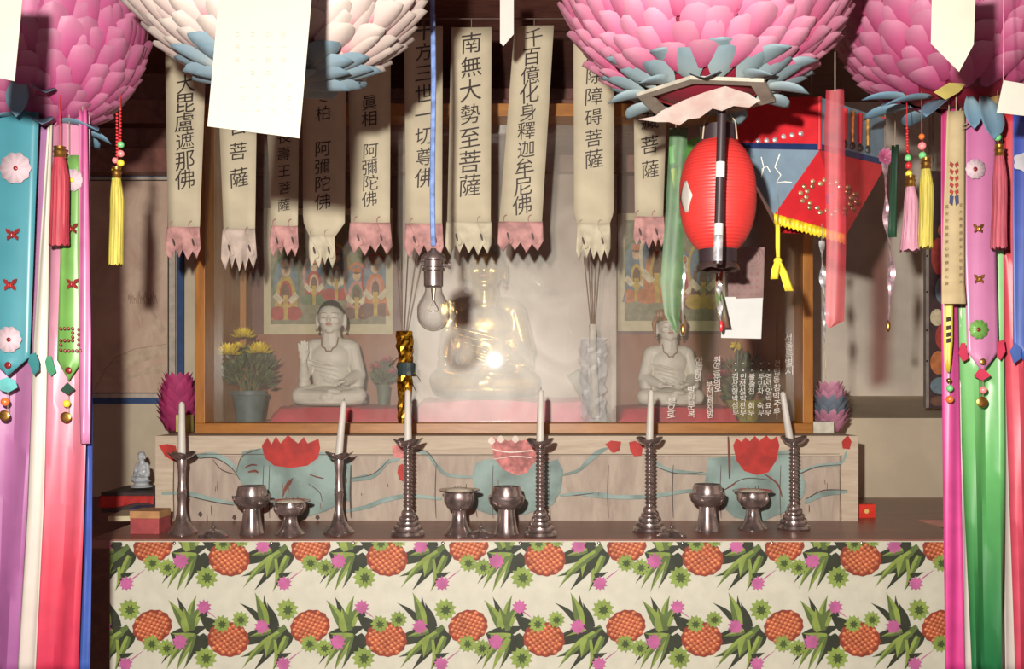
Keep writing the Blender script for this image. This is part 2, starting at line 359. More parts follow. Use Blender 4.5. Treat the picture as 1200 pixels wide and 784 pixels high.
for r in range(-1, 9):
    for c in range(-2, 6):
        ox, oy = c*TW-(r*5), r*TH
        if abs(oy) > 4000: continue
        for a in ((330, 170, 560, 95, 40, 0, 4), (560, 105, 300, 265, 38, -26, 4, 5), (470, 120, 350, 150, 16, 0, 5, 6), (520, 130, 310, 330, 22, 18, 5, 6), (540, 140, 372, 345, 24, 0, 4),
                  (480, 150, 440, 270, 34, 0, 5, 6), (500, 170, 475, 352, 20, -20, 4, 6), (560, 150, 495, 300, 20, 0, 5, 6), (580, 130, 520, 250, 30, 0, 4),
                  (430, 90, 292, -40, 18, 14, 4), (440, 90, 380, -98, 30, 8, 5, 6), (470, 110, 432, -85, 20, -8, 4), (500, 100, 450, -40, 26, 0, 4),
                  (800, 160, 1010, 90, 40, 0, 4), (940, 150, 738, 308, 20, 26, 4), (900, 150, 770, 335, 20, 14, 5, 6), (920, 160, 822, 355, 18, 8, 6, 5), (940, 140, 866, 335, 18, -8, 4, 5), (1000, 150, 900, 260, 40, 0, 4),
                  (880, 110, 780, -55, 28, 10, 5, 6), (890, 100, 828, -75, 22, 6, 4), (900, 120, 868, -10, 40, 0, 6, 5), (900, 70, 938, -82, 20, -8, 6, 5), (920, 90, 985, -40, 24, -8, 5, 6), (930, 150, 795, 130, 22, -8, 5, 6), (1060, 120, 950, 30, 40, 0, 4)):
            leaf(a[0]+ox, a[1]+oy, a[2]+ox, a[3]+oy, a[4], a[5], a[6], 1+(.5 if a[6] != 4 else 0), a[7] if len(a) > 7 else None)
        pineapple(232+ox, 165+oy, 116, 98, .15); pineapple(690+ox, 95+oy, 112, 92, -.35)
        for x, y, rr in ((105, 270, 66), (195, 80, 52), (300, 55, 50), (685, 190, 52), (768, 215, 52), (562, 0, 64)): daisy(x+ox, y+oy, rr, 7, 8, 11, 8)
        for x, y, rr in ((95, -15, 44), (420, 95, 46), (540, 305, 44), (845, 180, 48)): daisy(x+ox, y+oy, rr, 9, None, 10, 10, .66)
        leaf(510+ox, 262+oy, 585+ox, 240+oy, 14, 4, 4, 8); leaf(115+ox, 25+oy, 60+ox, 40+oy, 14, 4, 4, 8)
        leaf(560+ox, 290+oy, 650+ox, 222+oy, 3, 0, 9, 7); leaf(118+ox, 12+oy, 170+ox, 50+oy, 3, 0, 9, 7)
cloth = cb.build('altar_cloth', M_cl, base=(0, YC, 0), smooth=False, keepn=True, label='cream altar cloth printed with rows of pineapples hanging from the shelf', cat='cloth')
M_steel = mat('worn_steel', (196, 180, 176), .85, rough=.22, metal=1., var=.10, scale=60)
for i, px in enumerate((204, 318, 414, 519, 610, 702, 800, 905, 1010)):
    p = at(px, 636.5, YC-.006); mb = MB(); mb.ball(p, (.005, .0035, .005), 0, 6, 10); mb.build('tack', M_steel, cloth)

# ================================================================ painted chest under the shrine
BY = 3.41; BZ = at(0, 512, BY).z; bx0, bx1 = at(185, 0, BY).x, at(1003, 0, BY).x
M_bx = [wood('weathered_board', (204, 188, 166), (178, 158, 138), .93, scale=5, axis=(1.2, 6, 12), rough=.7), mat('paint_red', (202, 54, 46), .72, var=.12), mat('paint_teal', (138, 158, 152), .95, var=.18, scale=9), mat('line_dark', (84, 66, 60), .9),
        mat('paint_faded_pink', (198, 118, 114), 1., var=.25, scale=40), mat('paint_white', (224, 208, 196), 1.), wood('weathered_panel', (190, 174, 158), (158, 140, 128), .95, scale=4, axis=(5, 5, 1.4), rough=.75), mat('stain_brown', (116, 60, 48), .9, var=.2)]
ch = thing('painted_chest', 'long weathered wooden chest painted with red lotuses and teal leaves under the shrine case', 'chest', (0, BY, SZ))
mb = MB(); mb.box((bx0, BY, SZ), (bx1, 4.3, BZ), 6); mb.box((bx0-.004, BY-.012, BZ-.062), (bx1+.004, BY, BZ), 0); mb.box((bx0-.004, BY-.012, SZ), (bx0+.055, BY, BZ-.062), 0); mb.box((bx1-.055, BY-.012, SZ), (bx1+.004, BY, BZ-.062), 0)
mb.box((bx0-.004, BY-.012, BZ), (bx1+.004, 4.3, BZ+.004), 0)
def bp_(px, py, lay): return at(px, py, BY-.0135-.0004*lay-(_n[0] % 37)*9e-6)
def shape(pts, m, lay=1): _n[0] += 1; mb.poly([bp_(x, y, lay) for x, y in pts], m)
def oval(x, y, rx, ry, m, lay=1, wob=0., ph=0.): shape([(x+rx*math.cos(2*math.pi*i/28)*(1+wob*math.sin(5*2*math.pi*i/28+ph)), y+ry*math.sin(2*math.pi*i/28)*(1+wob*math.cos(4*2*math.pi*i/28+ph))) for i in range(28)], m, lay)
def stroke(pts, w, m, lay=1):
    """a painted line of varying width through the points"""
    _n[0] += 1; P = [Vector((x, y)) for x, y in pts]; Q = []
    for i in range(len(P)-1):
        p0, p1, p2, p3 = P[max(0, i-1)], P[i], P[i+1], P[min(len(P)-1, i+2)]
        for k in range(6): t = k/6; Q.append(.5*((2*p1)+(p2-p0)*t+(2*p0-5*p1+4*p2-p3)*t*t+(3*p1-p0-3*p2+p3)*t**3))
    Q.append(P[-1]); A = []; B = []
    for i, q in enumerate(Q):
        d = (Q[min(i+1, len(Q)-1)]-Q[max(0, i-1)]); d.normalize(); n = Vector((-d.y, d.x)); hw = w*.5*(.55+.45*math.sin(math.pi*i/(len(Q)-1))); A.append(q+n*hw); B.append(q-n*hw)
    n = len(A); mb.add([bp_(q.x, q.y, lay) for q in A]+[bp_(q.x, q.y, lay) for q in B], [(i, i+1, n+i+1, n+i) for i in range(n-1)], m)
def z4(pts): return [(100+x/3.75, 460+y/3.75) for x, y in pts]
def z5(pts): return [(400+x/3.75, 450+y/3.75) for x, y in pts]
def z6(pts): return [(680+x/3.333, 450+y/3.333) for x, y in pts]
# leaves
oval(*z4([(735, 335)])[0], 18, 22, 2, 1, .04); shape(z4([(690, 260), (770, 245), (1060, 262), (1150, 285), (1165, 390), (1150, 470), (1060, 520), (940, 556), (840, 500), (700, 440), (668, 360)]), 2, 1)
oval(*z5([(30, 420)])[0], 4, 26, 2, 1)
shape(z5([(590, 350), (640, 330), (760, 345), (880, 350), (950, 330), (975, 380), (965, 470), (930, 530), (800, 575), (650, 572), (570, 545), (590, 480), (575, 400)]), 2, 1)
shape(z6([(500, 290), (560, 285), (790, 262), (850, 255), (855, 330), (880, 390), (872, 440), (800, 500), (700, 540), (600, 520), (530, 455), (487, 380)]), 2, 1)
for pts, w in ((z4([(430, 290), (500, 278), (570, 275), (640, 315), (685, 380), (705, 430)]), 6), (z4([(335, 445), (440, 442), (560, 470), (660, 490)]), 5), (z5([(40, 425), (140, 405), (200, 345), (255, 330)]), 4.5), (z5([(10, 560), (110, 540), (190, 510), (300, 492), (440, 505)]), 5.5),
               (z5([(320, 295), (380, 310), (420, 360), (470, 400), (590, 410)]), 4.5), (z5([(970, 400), (1040, 380), (1100, 330), (1160, 290)]), 4), (z5([(960, 490), (1060, 480), (1180, 485)]), 4), (z4([(1150, 385), (1200, 375), (1240, 360)]), 4),
               (z6([(285, 300), (340, 335), (400, 345), (490, 350)]), 5), (z6([(0, 330), (60, 270), (110, 250)]), 4), (z6([(0, 430), (100, 440), (260, 440), (400, 420), (500, 415)]), 5), (z6([(850, 345), (930, 320), (1015, 310), (1040, 265)]), 4), (z6([(875, 465), (950, 430), (1045, 420)]), 6)): stroke(pts, w, 2, 1)
for pts in (z4([(500, 290), (570, 288), (640, 330), (680, 385)]), z4([(440, 452), (560, 480), (650, 495)]), z4([(665, 350), (690, 280), (770, 247)]), z4([(980, 400), (1030, 440), (1040, 480)]), z5([(320, 288), (380, 300), (425, 365)]), z5([(40, 415), (140, 395), (210, 332)]), z6([(300, 325), (380, 350), (480, 345)]), z6([(850, 355), (920, 325), (1020, 315)]), z6([(880, 450), (950, 415), (1040, 415)]), z6([(560, 415), (640, 370), (740, 375)]), z5([(1020, 490), (1110, 480)]), z4([(560, 295), (600, 340), (660, 360)])): stroke(pts, 1.1, 3, 2)
# flowers and buds
shape(z4([(775, 235), (800, 197), (818, 228), (838, 192), (858, 224), (890, 187), (935, 224), (960, 195), (977, 224), (1025, 203), (1032, 245), (1022, 288), (975, 322), (900, 332), (830, 322), (788, 288)]), 1, 3)
shape(z6([(597, 240), (610, 212), (630, 226), (645, 207), (662, 224), (682, 202), (700, 222), (727, 200), (745, 220), (768, 204), (778, 240), (765, 300), (735, 345), (690, 356), (640, 340), (610, 300)]), 1, 3)
shape(z5([(652, 245), (668, 232), (690, 250), (705, 236), (735, 252), (765, 234), (790, 250), (850, 236), (868, 265), (858, 330), (815, 390), (770, 402), (710, 375), (672, 325)]), 4, 3)
for x, y in ((700, 243), (765, 243), (660, 250)): oval(*z5([(x, y)])[0], 4, 4, 5, 4, .1)
stroke(z5([(660, 285), (740, 300), (850, 290)]), 1.5, 5, 4); stroke(z5([(670, 330), (760, 318), (840, 325)]), 1.2, 5, 4)
shape(z4([(322, 232), (360, 226), (398, 235), (405, 275), (388, 303), (350, 280)]), 1, 3); shape(z5([(222, 275), (250, 262), (275, 285), (270, 325), (240, 326), (225, 305)]), 4, 3); shape(z5([(250, 360), (270, 350), (282, 380), (275, 430), (255, 420), (246, 390)]), 1, 3)
shape(z5([(1160, 265), (1185, 248), (1215, 255), (1222, 290), (1190, 302)]), 1, 3); shape(z6([(190, 228), (215, 222), (245, 240), (240, 280), (210, 282), (195, 262)]), 1, 3); shape(z6([(97, 235), (130, 222), (160, 225), (155, 260), (130, 270)]), 1, 3)
shape(z6([(1022, 225), (1045, 198), (1060, 225), (1052, 255), (1025, 252)]), 1, 3)
shape(z4([(865, 470), (868, 430), (885, 395), (915, 372), (905, 400), (880, 435)]), 7, 3); stroke(z4([(702, 330), (730, 318), (755, 320)]), 2, 7, 3); stroke(z4([(715, 350), (745, 345), (760, 352)]), 3, 7, 3); stroke(z4([(985, 360), (1020, 372), (1048, 378)]), 1.6, 7, 3)
stroke(z6([(720, 352), (770, 390), (788, 440)]), 2.2, 7, 3); stroke(z6([(560, 415), (595, 395), (610, 380)]), 1.8, 7, 3); stroke(z6([(578, 205), (582, 290), (583, 370)]), 3, 7, 4)
# joints between boards
for x in (204, 309, 316, 411, 412, 511, 578, 645, 713, 789, 845, 915, 986):
    a, b = (545, 607) if x not in (204, 986) else (533, 609)
    stroke([(x, a), (x-1, (a+b)/2), (x, b)], 1.0, 3, 2)
stroke([(205, 532), (500, 533), (984, 532)], 1.0, 3, 2)
for i in range(26): x, y = rnd.uniform(200, 985), rnd.uniform(560, 606); stroke([(x, y), (x+rnd.uniform(-1, 1), y+rnd.uniform(3, 12))], rnd.uniform(.5, 1.2), 7, 2)
for p in z4([(655, 548), (1020, 548), (505, 535)]): oval(p[0], p[1], 2.4, 2.8, 3, 3, .15)
mb.build('carcase', M_bx, ch, smooth=False, keepn=True)
MB().box((bx0-.02, BY+.25, SZ+.001), (bx0-.004, 4.29, BZ-.02)).build('end_board', M_bx[0], ch, smooth=False)

# ================================================================ glass fronted shrine case
CY0, CYG, CYB = 3.55, 3.66, 4.28
cx0, cx1 = at(228, 0, CY0).x, at(953, 0, CY0).x; cz0 = BZ+.005; cz1 = at(0, 496, CY0).z; ct0, ct1 = at(0, 136, CY0).z, at(0, 121, CY0).z
M_case = wood('varnished_wood', (186, 122, 46), (150, 92, 32), .9, scale=4, axis=(1.5, 8, 8), rough=.4); M_casev = wood('varnished_wood_upright', (186, 122, 46), (150, 92, 32), .9, scale=4, axis=(8, 8, 1.5), rough=.4)
M_back = wood('case_back_board', (168, 102, 64), (132, 80, 54), .9, scale=3, axis=(2, 2, .6), rough=.55); M_lino = mat('case_lining', (186, 158, 140), .9, rough=.8)
cs = thing('shrine_case', 'wide glass fronted wooden shrine case holding the seated statues', 'display case', (0, CY0, cz0))
mb = MB(); mb.box((cx0, CY0, cz0), (cx1, CYG+.02, cz1)); mb.build('bottom_rail', M_case, cs, smooth=False, bevel=.002)
mb = MB(); mb.box((cx0, CY0, ct0), (cx1, CYG+.02, ct1)); mb.build('top_rail', M_case, cs, smooth=False, bevel=.002)
pw = 12/1200*CY0
for x in (cx0, cx1-pw): MB().box((x, CY0, cz1), (x+pw, CYG+.02, ct0)).build('post', M_casev, cs, smooth=False, bevel=.002)
mb = MB(); mb.box((cx0, CYB, cz0), (cx1, CYB+.015, ct1)); mb.build('back_board', M_back, cs, smooth=False)
mb = MB(); mb.box((cx0+.015, CYB-.004, at(0, 392, CYB).z), (cx1-.015, CYB-.0002, ct1-.01)); mb.build('upper_back_board', wood('dark_back_board', (122, 76, 66), (92, 56, 52), .9, scale=3, axis=(2, 2, .6)), cs, smooth=False)
mb = MB(); mb.box((cx0, CYG+.02, cz0), (cx0+.015, CYB, ct1)); mb.box((cx1-.015, CYG+.02, cz0), (cx1, CYB, ct1)); mb.build('side_board', M_casev, cs, smooth=False)
for x in (at(283, 0, 4.0).x, at(908, 0, 4.0).x): MB().box((x, 3.98, cz1), (x+.022, 4.0, ct0)).build('inner_post', M_casev, cs, smooth=False)
mb = MB(); mb.box((cx0+.015, CYG+.02, cz0), (cx1-.015, CYB, cz1-.012)); mb.build('case_floor', M_lino, cs, smooth=False)
mb = MB(); mb.box((cx0+.015, CYG+.02, ct0+.01), (cx1-.015, CYB, ct1)); mb.build('case_top', M_dark, cs, smooth=False)
mb = MB(); mb.box((at(476, 0, CYB).x, CYB-.03, cz1-.01), (at(722, 0, CYB).x, CYB-.005, at(0, 205, CYB).z)); mb.build('centre_backdrop', mat('pale_backdrop', (180, 156, 142), .9, rough=.9, scale=4), cs, smooth=False)
for x0, x1, Y, m in ((241, 480, CYG, pane_mat('glass_dusty', .05, .006, .34, .05)), (472, 722, CYG+.012, pane_mat('glass_hazy', .10, .027, .38, .02, 4.)), (716, 940, CYG, pane_mat('glass_dusty_side', .05, .006, .34, .05))):
    a, b = at(x0, 0, Y).x, at(x1, 0, Y).x; MB().box((max(a, cx0+pw-.004), Y, cz1-.004), (min(b, cx1-pw+.004), Y+.004, ct0+.004)).build('pane', m, cs, smooth=False)
# white brush lettering on the glass
YT = CYG-.003; M_let = mat('white_paint', (235, 230, 220), 1.)
def T(s, x, y0, y1, sz, dots=()):
    lt = MB(); vtext(lt, s, x, y0+sz*.5, x, y1-sz*.5, sz, YT, 0, sx=1.05, shear=.15)
    for y in dots: lt.box(at(x-.8, y+.8, YT), at(x+.8, y-.8, YT)+Vector((0, .0005, 0)))
    lt.build('lettering', M_let, cs, smooth=False, keepn=True)
T('서울특별시', 925, 390, 440, 11); T('건립동참박주무', 911, 421, 487, 9.5)
for s, x in (('영선암박묘무', 901), ('두민자 숙무', 892), ('불출전 희무', 881), ('민정섬박진무', 871), ('김상형박심무', 862)):
    T(s, x, 437, 488, 8.6, (426, 434))
T('원아금문의오', 841, 417, 460, 9.5); T('부처님전심원', 832, 446, 490, 8.6); T('아들딸의', 819, 417, 448, 10); T('발원문복', 810, 452, 490, 9.5); T('복으로', 787, 466, 491, 10.5)

# ================================================================ seated statues
M_white = mat('white_plaster_figure', (220, 214, 198), .80, rough=.5, var=.03, scale=12); M_hair = mat('dark_paint', (58, 52, 46), .8, rough=.5); M_lip = mat('lip_paint', (190, 110, 100), 1.); M_trim = mat('brown_trim', (146, 118, 92), .9); M_gold = mat('gilt', (206, 170, 96), 1., rough=.28, metal=.85, var=.15, scale=9); M_crown = mat('crown_brown', (150, 104, 62), .9, rough=.45, var=.2, scale=40)
def seated(name, label, base, h, m, raised=True, crown=False, detail=True, rz=0., vox=.0085, hairm=None, ushnisha=False, group=None):
    t = thing(name, label, 'statue', (0, 0, 0), group)
    p = [('e', (0, -.03, .09), (.30, .19, .10)), ('e', (0, -.02, .035), (.35, .24, .06)), ('c', (.10, 0, .12), (.275, -.10, .095), .10, .082), ('c', (-.10, 0, .12), (-.275, -.10, .095), .10, .082),
         ('c', (.275, -.11, .085), (-.02, -.215, .075), .078, .055), ('c', (-.275, -.11, .085), (.02, -.215, .085), .078, .055), ('e', (.07, -.235, .135), (.07, .035, .028), (0, .1, .25)),
         ('e', (0, .03, .28), (.185, .125, .20)), ('e', (0, .02, .46), (.21, .13, .16)), ('c', (-.155, .03, .56), (.155, .03, .56), .082, .082), ('c', (0, .02, .60), (0, .005, .72), .105, .085),
         ('e', (0, 0, .835), (.124, .128, .148)), ('e', (0, -.025, .765), (.098, .09, .09)), ('e', (0, -.085, .705), (.04, .03, .02)), ('c', (0, -.118, .85), (0, -.142, .80), .010, .019), ('e', (0, -.122, .765), (.03, .014, .012)),
         ('e', (.05, -.10, .86), (.04, .02, .012)), ('e', (-.05, -.10, .86), (.04, .02, .012)), ('e', (.06, -.09, .80), (.035, .03, .035)), ('e', (-.06, -.09, .80), (.035, .03, .035)),
         ('e', (.133, .015, .80), (.02, .032, .075)), ('e', (-.133, .015, .80), (.02, .032, .075)),
         ('c', (.195, .03, .55), (.262, .01, .29), .075, .07), ('c', (.262, .01, .29), (.17, -.185, .225), .072, .042), ('e', (.25, .0, .22), (.07, .10, .09)),
         ('e', (.145, -.225, .225), (.042, .05, .018), (0, 0, .5))]
    for i, (dx, l) in enumerate(((-.03, .062), (-.01, .075), (.01, .07), (.03, .055))):          # fingers of the hand resting on the lap
        q = Vector((.125+dx*.8, -.255+dx*.5, .222)); d = Vector((-.55, -.75, -.28)).normalized(); p += [('c', q, q+d*l*.6, .0125, .0115), ('c', q+d*l*.6, q+d*l*.6+Vector((-.2, -.4, -.8)).normalized()*l*.45, .0115, .009)]
    p.append(('c', (.12, -.19, .238), (.075, -.222, .236), .014, .010))
    if raised:
        p += [('c', (-.195, .03, .55), (-.25, -.03, .275), .075, .058), ('c', (-.25, -.03, .275), (-.235, -.14, .415), .056, .034), ('e', (-.232, -.150, .475), (.047, .02, .058)), ('e', (-.25, .0, .2), (.06, .10, .08))]
        for i, (dx, l) in enumerate(((-.037, .068), (-.013, .088), (.012, .094), (.036, .08))):
            q = Vector((-.232+dx, -.152, .515)); p += [('c', q, q+Vector((dx*.15, -.004, l*.55)), .0135, .0125), ('c', q+Vector((dx*.15, -.004, l*.55)), q+Vector((dx*.2, -.014, l)), .0125, .010)]
        p += [('c', (-.20, -.155, .465), (-.178, -.172, .515), .0135, .009)]
    else:
        p += [('c', (-.195, .03, .55), (-.262, .01, .29), .075, .07), ('c', (-.262, .01, .29), (-.12, -.20, .215), .07, .042), ('e', (-.085, -.225, .205), (.05, .042, .018), (0, 0, -.4)), ('e', (-.25, .0, .22), (.07, .10, .09))]
        for i, (dx, l) in enumerate(((-.03, .06), (-.01, .075), (.01, .07), (.03, .055))):
            q = Vector((-.06, -.225+dx*.8, .205)); p += [('c', q, q+Vector((l*.55, -.012, .0)), .012, .011), ('c', q+Vector((l*.55, -.012, 0)), q+Vector((l, -.008, .006)), .011, .009)]
        p.append(('c', (-.10, -.19, .222), (-.055, -.195, .236), .013, .010))
    for a in range(5):                                                             # folds of the robe
        u = (a-2)/2; p.append(('c', (-.13+.08*u, -.105-.012*(2-abs(a-2)), .44-.05*a), (.10, -.11, .36-.045*a), .010, .006))
    for sx in (-1, 1): p += [('c', (sx*.30, -.15, .06), (sx*.05, -.235, .035), .012, .010), ('c', (sx*.24, -.03, .16), (sx*.10, -.19, .12), .012, .008)]
    body = remeshed('body', p, vox, m, t, (0, 0, 0), 3)
    mb = MB(); N = 20
    for i in range(9):
        a = i/8*math.pi/2
    rows = []
    for i in range(8):
        ph = R(90-i*11.2); row = []
        for j in range(N):
            th = 2*math.pi*j/N; z = .855+.148*math.sin(ph); drop = .0
            fr = max(0, -math.sin(th)); zz = z+(.0 if i < 7 else .0); r = math.cos(ph); q = Vector((.132*r*math.cos(th), .012+.138*r*math.sin(th), zz))
            if i > 3: q.z += .055*fr*(i-3)/4; q.z -= .10*(1-fr)*(i-3)/4*(.4+.6*max(0, math.sin(th)))
            row.append(q)
        rows.append(row)
    mb.grid(rows, 0, None, True)
    if ushnisha: mb.ball((0, .02, 1.0), (.07, .07, .05), 0)
    mb.build('hair', hairm or M_hair, t)
    if crown:
        mb = MB(); mb.lathe([(.122, .885), (.128, .905), (.13, .93), (.124, .945)], (0, .01, 0), 20)
        for i in range(9):
            a = R(-180+i*22.5); c = Vector((.125*math.cos(a), .01+.13*math.sin(a), .94)); hh = .07+.06*math.exp(-((i-4)/1.6)**2)
            mb.ball(c+Vector((0, 0, hh*.35)), (.027, .016, hh*.62), 0, 6, 8)
        mb.ball((0, .0, 1.06), (.05, .045, .075), 0, 7, 10); mb.ball((0, 0, 1.14), (.022, .02, .035), 0, 6, 8)
        for sx in (-1, 1): mb.tube([(sx*.135, -.02, .93), (sx*.165, -.03, .87), (sx*.158, -.03, .80), (sx*.15, -.04, .73)], [.022, .026, .02, .012], 8)
        mb.build('crown', M_crown, t)
    if detail:
        for sx in (-1, 1):
            mb = MB(); mb.tube([(sx*.022, -.122, .828), (sx*.05, -.119, .823), (sx*.078, -.100, .829)], [.002, .0042, .002], 6); mb.build('eye', M_trim, t)
            mb = MB(); mb.tube([(sx*.016, -.124, .868), (sx*.05, -.121, .876), (sx*.088, -.093, .866)], [.0018, .003, .0015], 6); mb.build('eyebrow', M_trim, t)
        mb = MB(); mb.tube([(-.028, -.128, .766), (-.012, -.137, .767), (0, -.138, .764), (.012, -.137, .767), (.028, -.128, .766)], [.003, .008, .008, .008, .003], 8); mb.build('lips', M_lip, t)
        mb = MB(); n = 26; pts = []
        for i in range(n+1): u = i/n*2-1; pts.append((.088*u*(1+.10*math.cos(9*u)), -.106-.028*(1-u*u)+.05*abs(u)**3, .645-.135*(1-abs(u)**2.2)+.008*math.cos(14*u)))
        mb.tube(pts, .0065, 6); mb.build('necklace', M_trim, t)
        for sx in (-1, 1): mb = MB(); mb.ball((sx*.132, -.01, .715), .014, 0); mb.build('earring', M_trim, t)
    t.scale = (h, h, h); t.location = base; t.rotation_euler.z = rz
    return t
CZ = cz1-.012                                                                       # case floor
M_cush = mat('crimson_cloth', (186, 40, 62), .95, rough=.5, var=.10, scale=14, bump=.15); M_cush2 = mat('magenta_cloth', (206, 62, 106), .95, rough=.5, var=.12, scale=10, bump=.2)
def cushion(label, x0, x1, Ya, Yb, z0, z1, m, lump=.006):
    mb = MB(); P = []; a, b = x0, x1; nu, nv = 28, 12
    for i in range(nv+1):
        th = math.pi*i/nv; row = []
        for j in range(nu+1):
            u = j/nu; e = min(1, min(u, 1-u)*14)**.5
            row.append(Vector((a+(b-a)*u, Ya+(Yb-Ya)*(.5-.5*math.cos(th)) if 0 < i < nv else (Ya if i == 0 else Yb), z0+(z1-z0)*e*min(1, math.sin(th)*1.9)+lump*math.sin(9*u+2*i)*e*math.sin(th))))
        P.append(row)
    mb.grid(P); 
    for row in (P[0], P[-1]): pass
    mb.slab([(a, Ya, z0), (b, Ya, z0), (b, Yb, z0), (a, Yb, z0)], (0, 0, .012))
    return mb.build('cushion', m, base=((a+b)/2, (Ya+Yb)/2, z0), label=label, cat='cushion')
YS = 3.92
cushion('crimson cushion under the white statue that raises its hand', at(313, 0, 3.76).x, at(476, 0, 3.76).x, 3.76, 4.16, CZ, CZ+.062, M_cush)
cushion('magenta cloth cushion under the gilded statue in the middle of the case', at(478, 0, 3.74).x, at(699, 0, 3.74).x, 3.74, 4.20, CZ, CZ+.088, M_cush2, .010)
cushion('crimson cushion under the crowned white statue', at(724, 0, 3.76).x, at(868, 0, 3.76).x, 3.76, 4.16, CZ, CZ+.062, M_cush)
zc = CZ+.066
def seat(px, base, h): return (at(px, 0, YS).x, YS, base)
seated('buddha_statue', 'white seated statue with black hair raising one open hand, on a crimson cushion', seat(388, zc, 0), at(0, 352, YS).z-zc, M_white)
seated('buddha_statue', 'white seated statue with a brown crown and both hands in its lap', seat(784, zc, 0), (at(0, 360, YS).z-zc)*.96, M_white, raised=False, crown=True)
g0 = seated('buddha_statue', 'large gilded seated statue behind the hazy middle pane', (at(568, 0, 4.0).x, 3.98, CZ+.105), (at(0, 284, 4.0).z-CZ-.105), M_gold, raised=True, vox=.009, hairm=mat('blue_black_hair', (70, 72, 78), .8, rough=.5), ushnisha=True)
mb = MB(); mb.lathe([(.235, 0), (.245, .01), (.24, .022), (.20, .03)], (0, 0, 0), 40); mb.build('statue_plinth', M_gold, base=(at(568, 0, 4.0).x, 3.97, CZ+.078), label='thin round gilded plinth beneath the large gilded statue', cat='plinth')

# ================================================================ inside the case: posters, plants, wrapped bundles
M_paper = mat('poster_paper', (208, 196, 160), .95, rough=.7, var=.04)
PC = [M_paper]+[mat('poster_'+n, c, .95, rough=.6, var=.12, scale=40) for n, c in (('ground', (138, 134, 104)), ('red', (176, 70, 62)), ('yellow', (196, 164, 74)), ('blue', (112, 132, 142)), ('green', (104, 122, 84)), ('skin', (212, 176, 140)), ('orange', (196, 120, 70)), ('brown', (118, 84, 68)), ('pink', (200, 140, 126)), ('cream', (214, 200, 166)))]
def poster(label, x0, y0, x1, y1, figs, bd=8):
    Y = CYB-.012; o = thing('poster', label, 'poster', at((x0+x1)/2, y1, Y)); mb = MB()
    a, b = at(x0, y1, Y), at(x1, y0, Y); mb.box((a.x, Y, a.z), (b.x, Y+.003, b.z), 0); mb.build('paper', PC, o, smooth=False)
    mb = MB(); lay = [0]
    def put(pts, m): lay[0] += 1; mb.poly([at(x, y, Y-.0008-.00012*lay[0]) for x, y in pts], m)
    put([(x0+bd, y0+bd), (x1-bd, y0+bd), (x1-bd, y1-bd-4), (x0+bd, y1-bd-4)], 1)
    X0, X1, Y0, Y1 = x0+bd, x1-bd, y0+bd, y1-bd-4
    def ov(x, y, rx, ry, m, lo=0, hi=360):
        put([(min(X1, max(X0, x+rx*math.cos(R(lo+(hi-lo)*i/20)))), min(Y1, max(Y0, y+ry*math.sin(R(lo+(hi-lo)*i/20))))) for i in range(21)], m)
    for x, y, sc, halo, robe, shawl, knee in figs:
        ov(x, y-20*sc, 17*sc, 30*sc, halo); ov(x, y-20*sc, 14*sc, 26*sc, 4 if halo != 4 else 10)
        put([(x-13*sc, y+8*sc), (x-10*sc, y-16*sc), (x-5*sc, y-25*sc), (x+5*sc, y-25*sc), (x+10*sc, y-16*sc), (x+13*sc, y+8*sc), (x+17*sc, y+24*sc), (x-17*sc, y+24*sc)], robe)
        ov(x, y-6*sc, 7*sc, 15*sc, shawl); ov(x, y-6*sc, 4.4*sc, 11*sc, 8); ov(x-9*sc, y+17*sc, 10*sc, 8*sc, knee); ov(x+9*sc, y+17*sc, 10*sc, 8*sc, knee)
        put([(x-3*sc, y-4*sc), (x+3*sc, y-4*sc), (x+2*sc, y+24*sc), (x-2*sc, y+24*sc)], 3)
        ov(x, y-32*sc, 5.2*sc, 6.8*sc, 6); ov(x, y-38*sc, 5.4*sc, 4*sc, 8); put([(x-6*sc, y-37*sc), (x-4*sc, y-45*sc), (x, y-42*sc), (x+4*sc, y-45*sc), (x+6*sc, y-37*sc)], 7)
        for s in (-1, 1): put([(x+s*11*sc, y-8*sc), (x+s*15*sc, y-2*sc), (x+s*7*sc, y+6*sc), (x+s*2*sc, y+2*sc)], 10)
    mb.build('print', PC, o, smooth=False, keepn=True); return o
poster('old poster with a row of painted deities behind the white statue that raises its hand', 309, 244, 460, 392, ((335, 350, 1.02, 5, 3, 2, 2), (368, 338, .8, 9, 2, 6, 5), (394, 330, .9, 3, 4, 10, 2), (418, 352, .9, 7, 9, 5, 8), (440, 346, 1.0, 2, 7, 9, 8)))
poster('old poster with standing painted deities behind the crowned white statue', 724, 250, 850, 388, ((746, 330, 1.0, 5, 4, 3, 7), (770, 325, 1.25, 10, 7, 3, 7), (800, 340, .9, 4, 9, 2, 8), (824, 335, 1.1, 3, 8, 4, 3)))
M_gr = [mat('leaf_green', (84, 100, 62), .9, rough=.5, var=.2), mat('leaf_dark', (58, 70, 48), .9)]; M_yel = mat('chrysanthemum_yellow', (224, 196, 40), 1., rough=.6, var=.1); M_pot = mat('blue_grey_pot', (86, 104, 104), .9, rough=.5); M_soil = mat('soil', (70, 50, 40), .8)
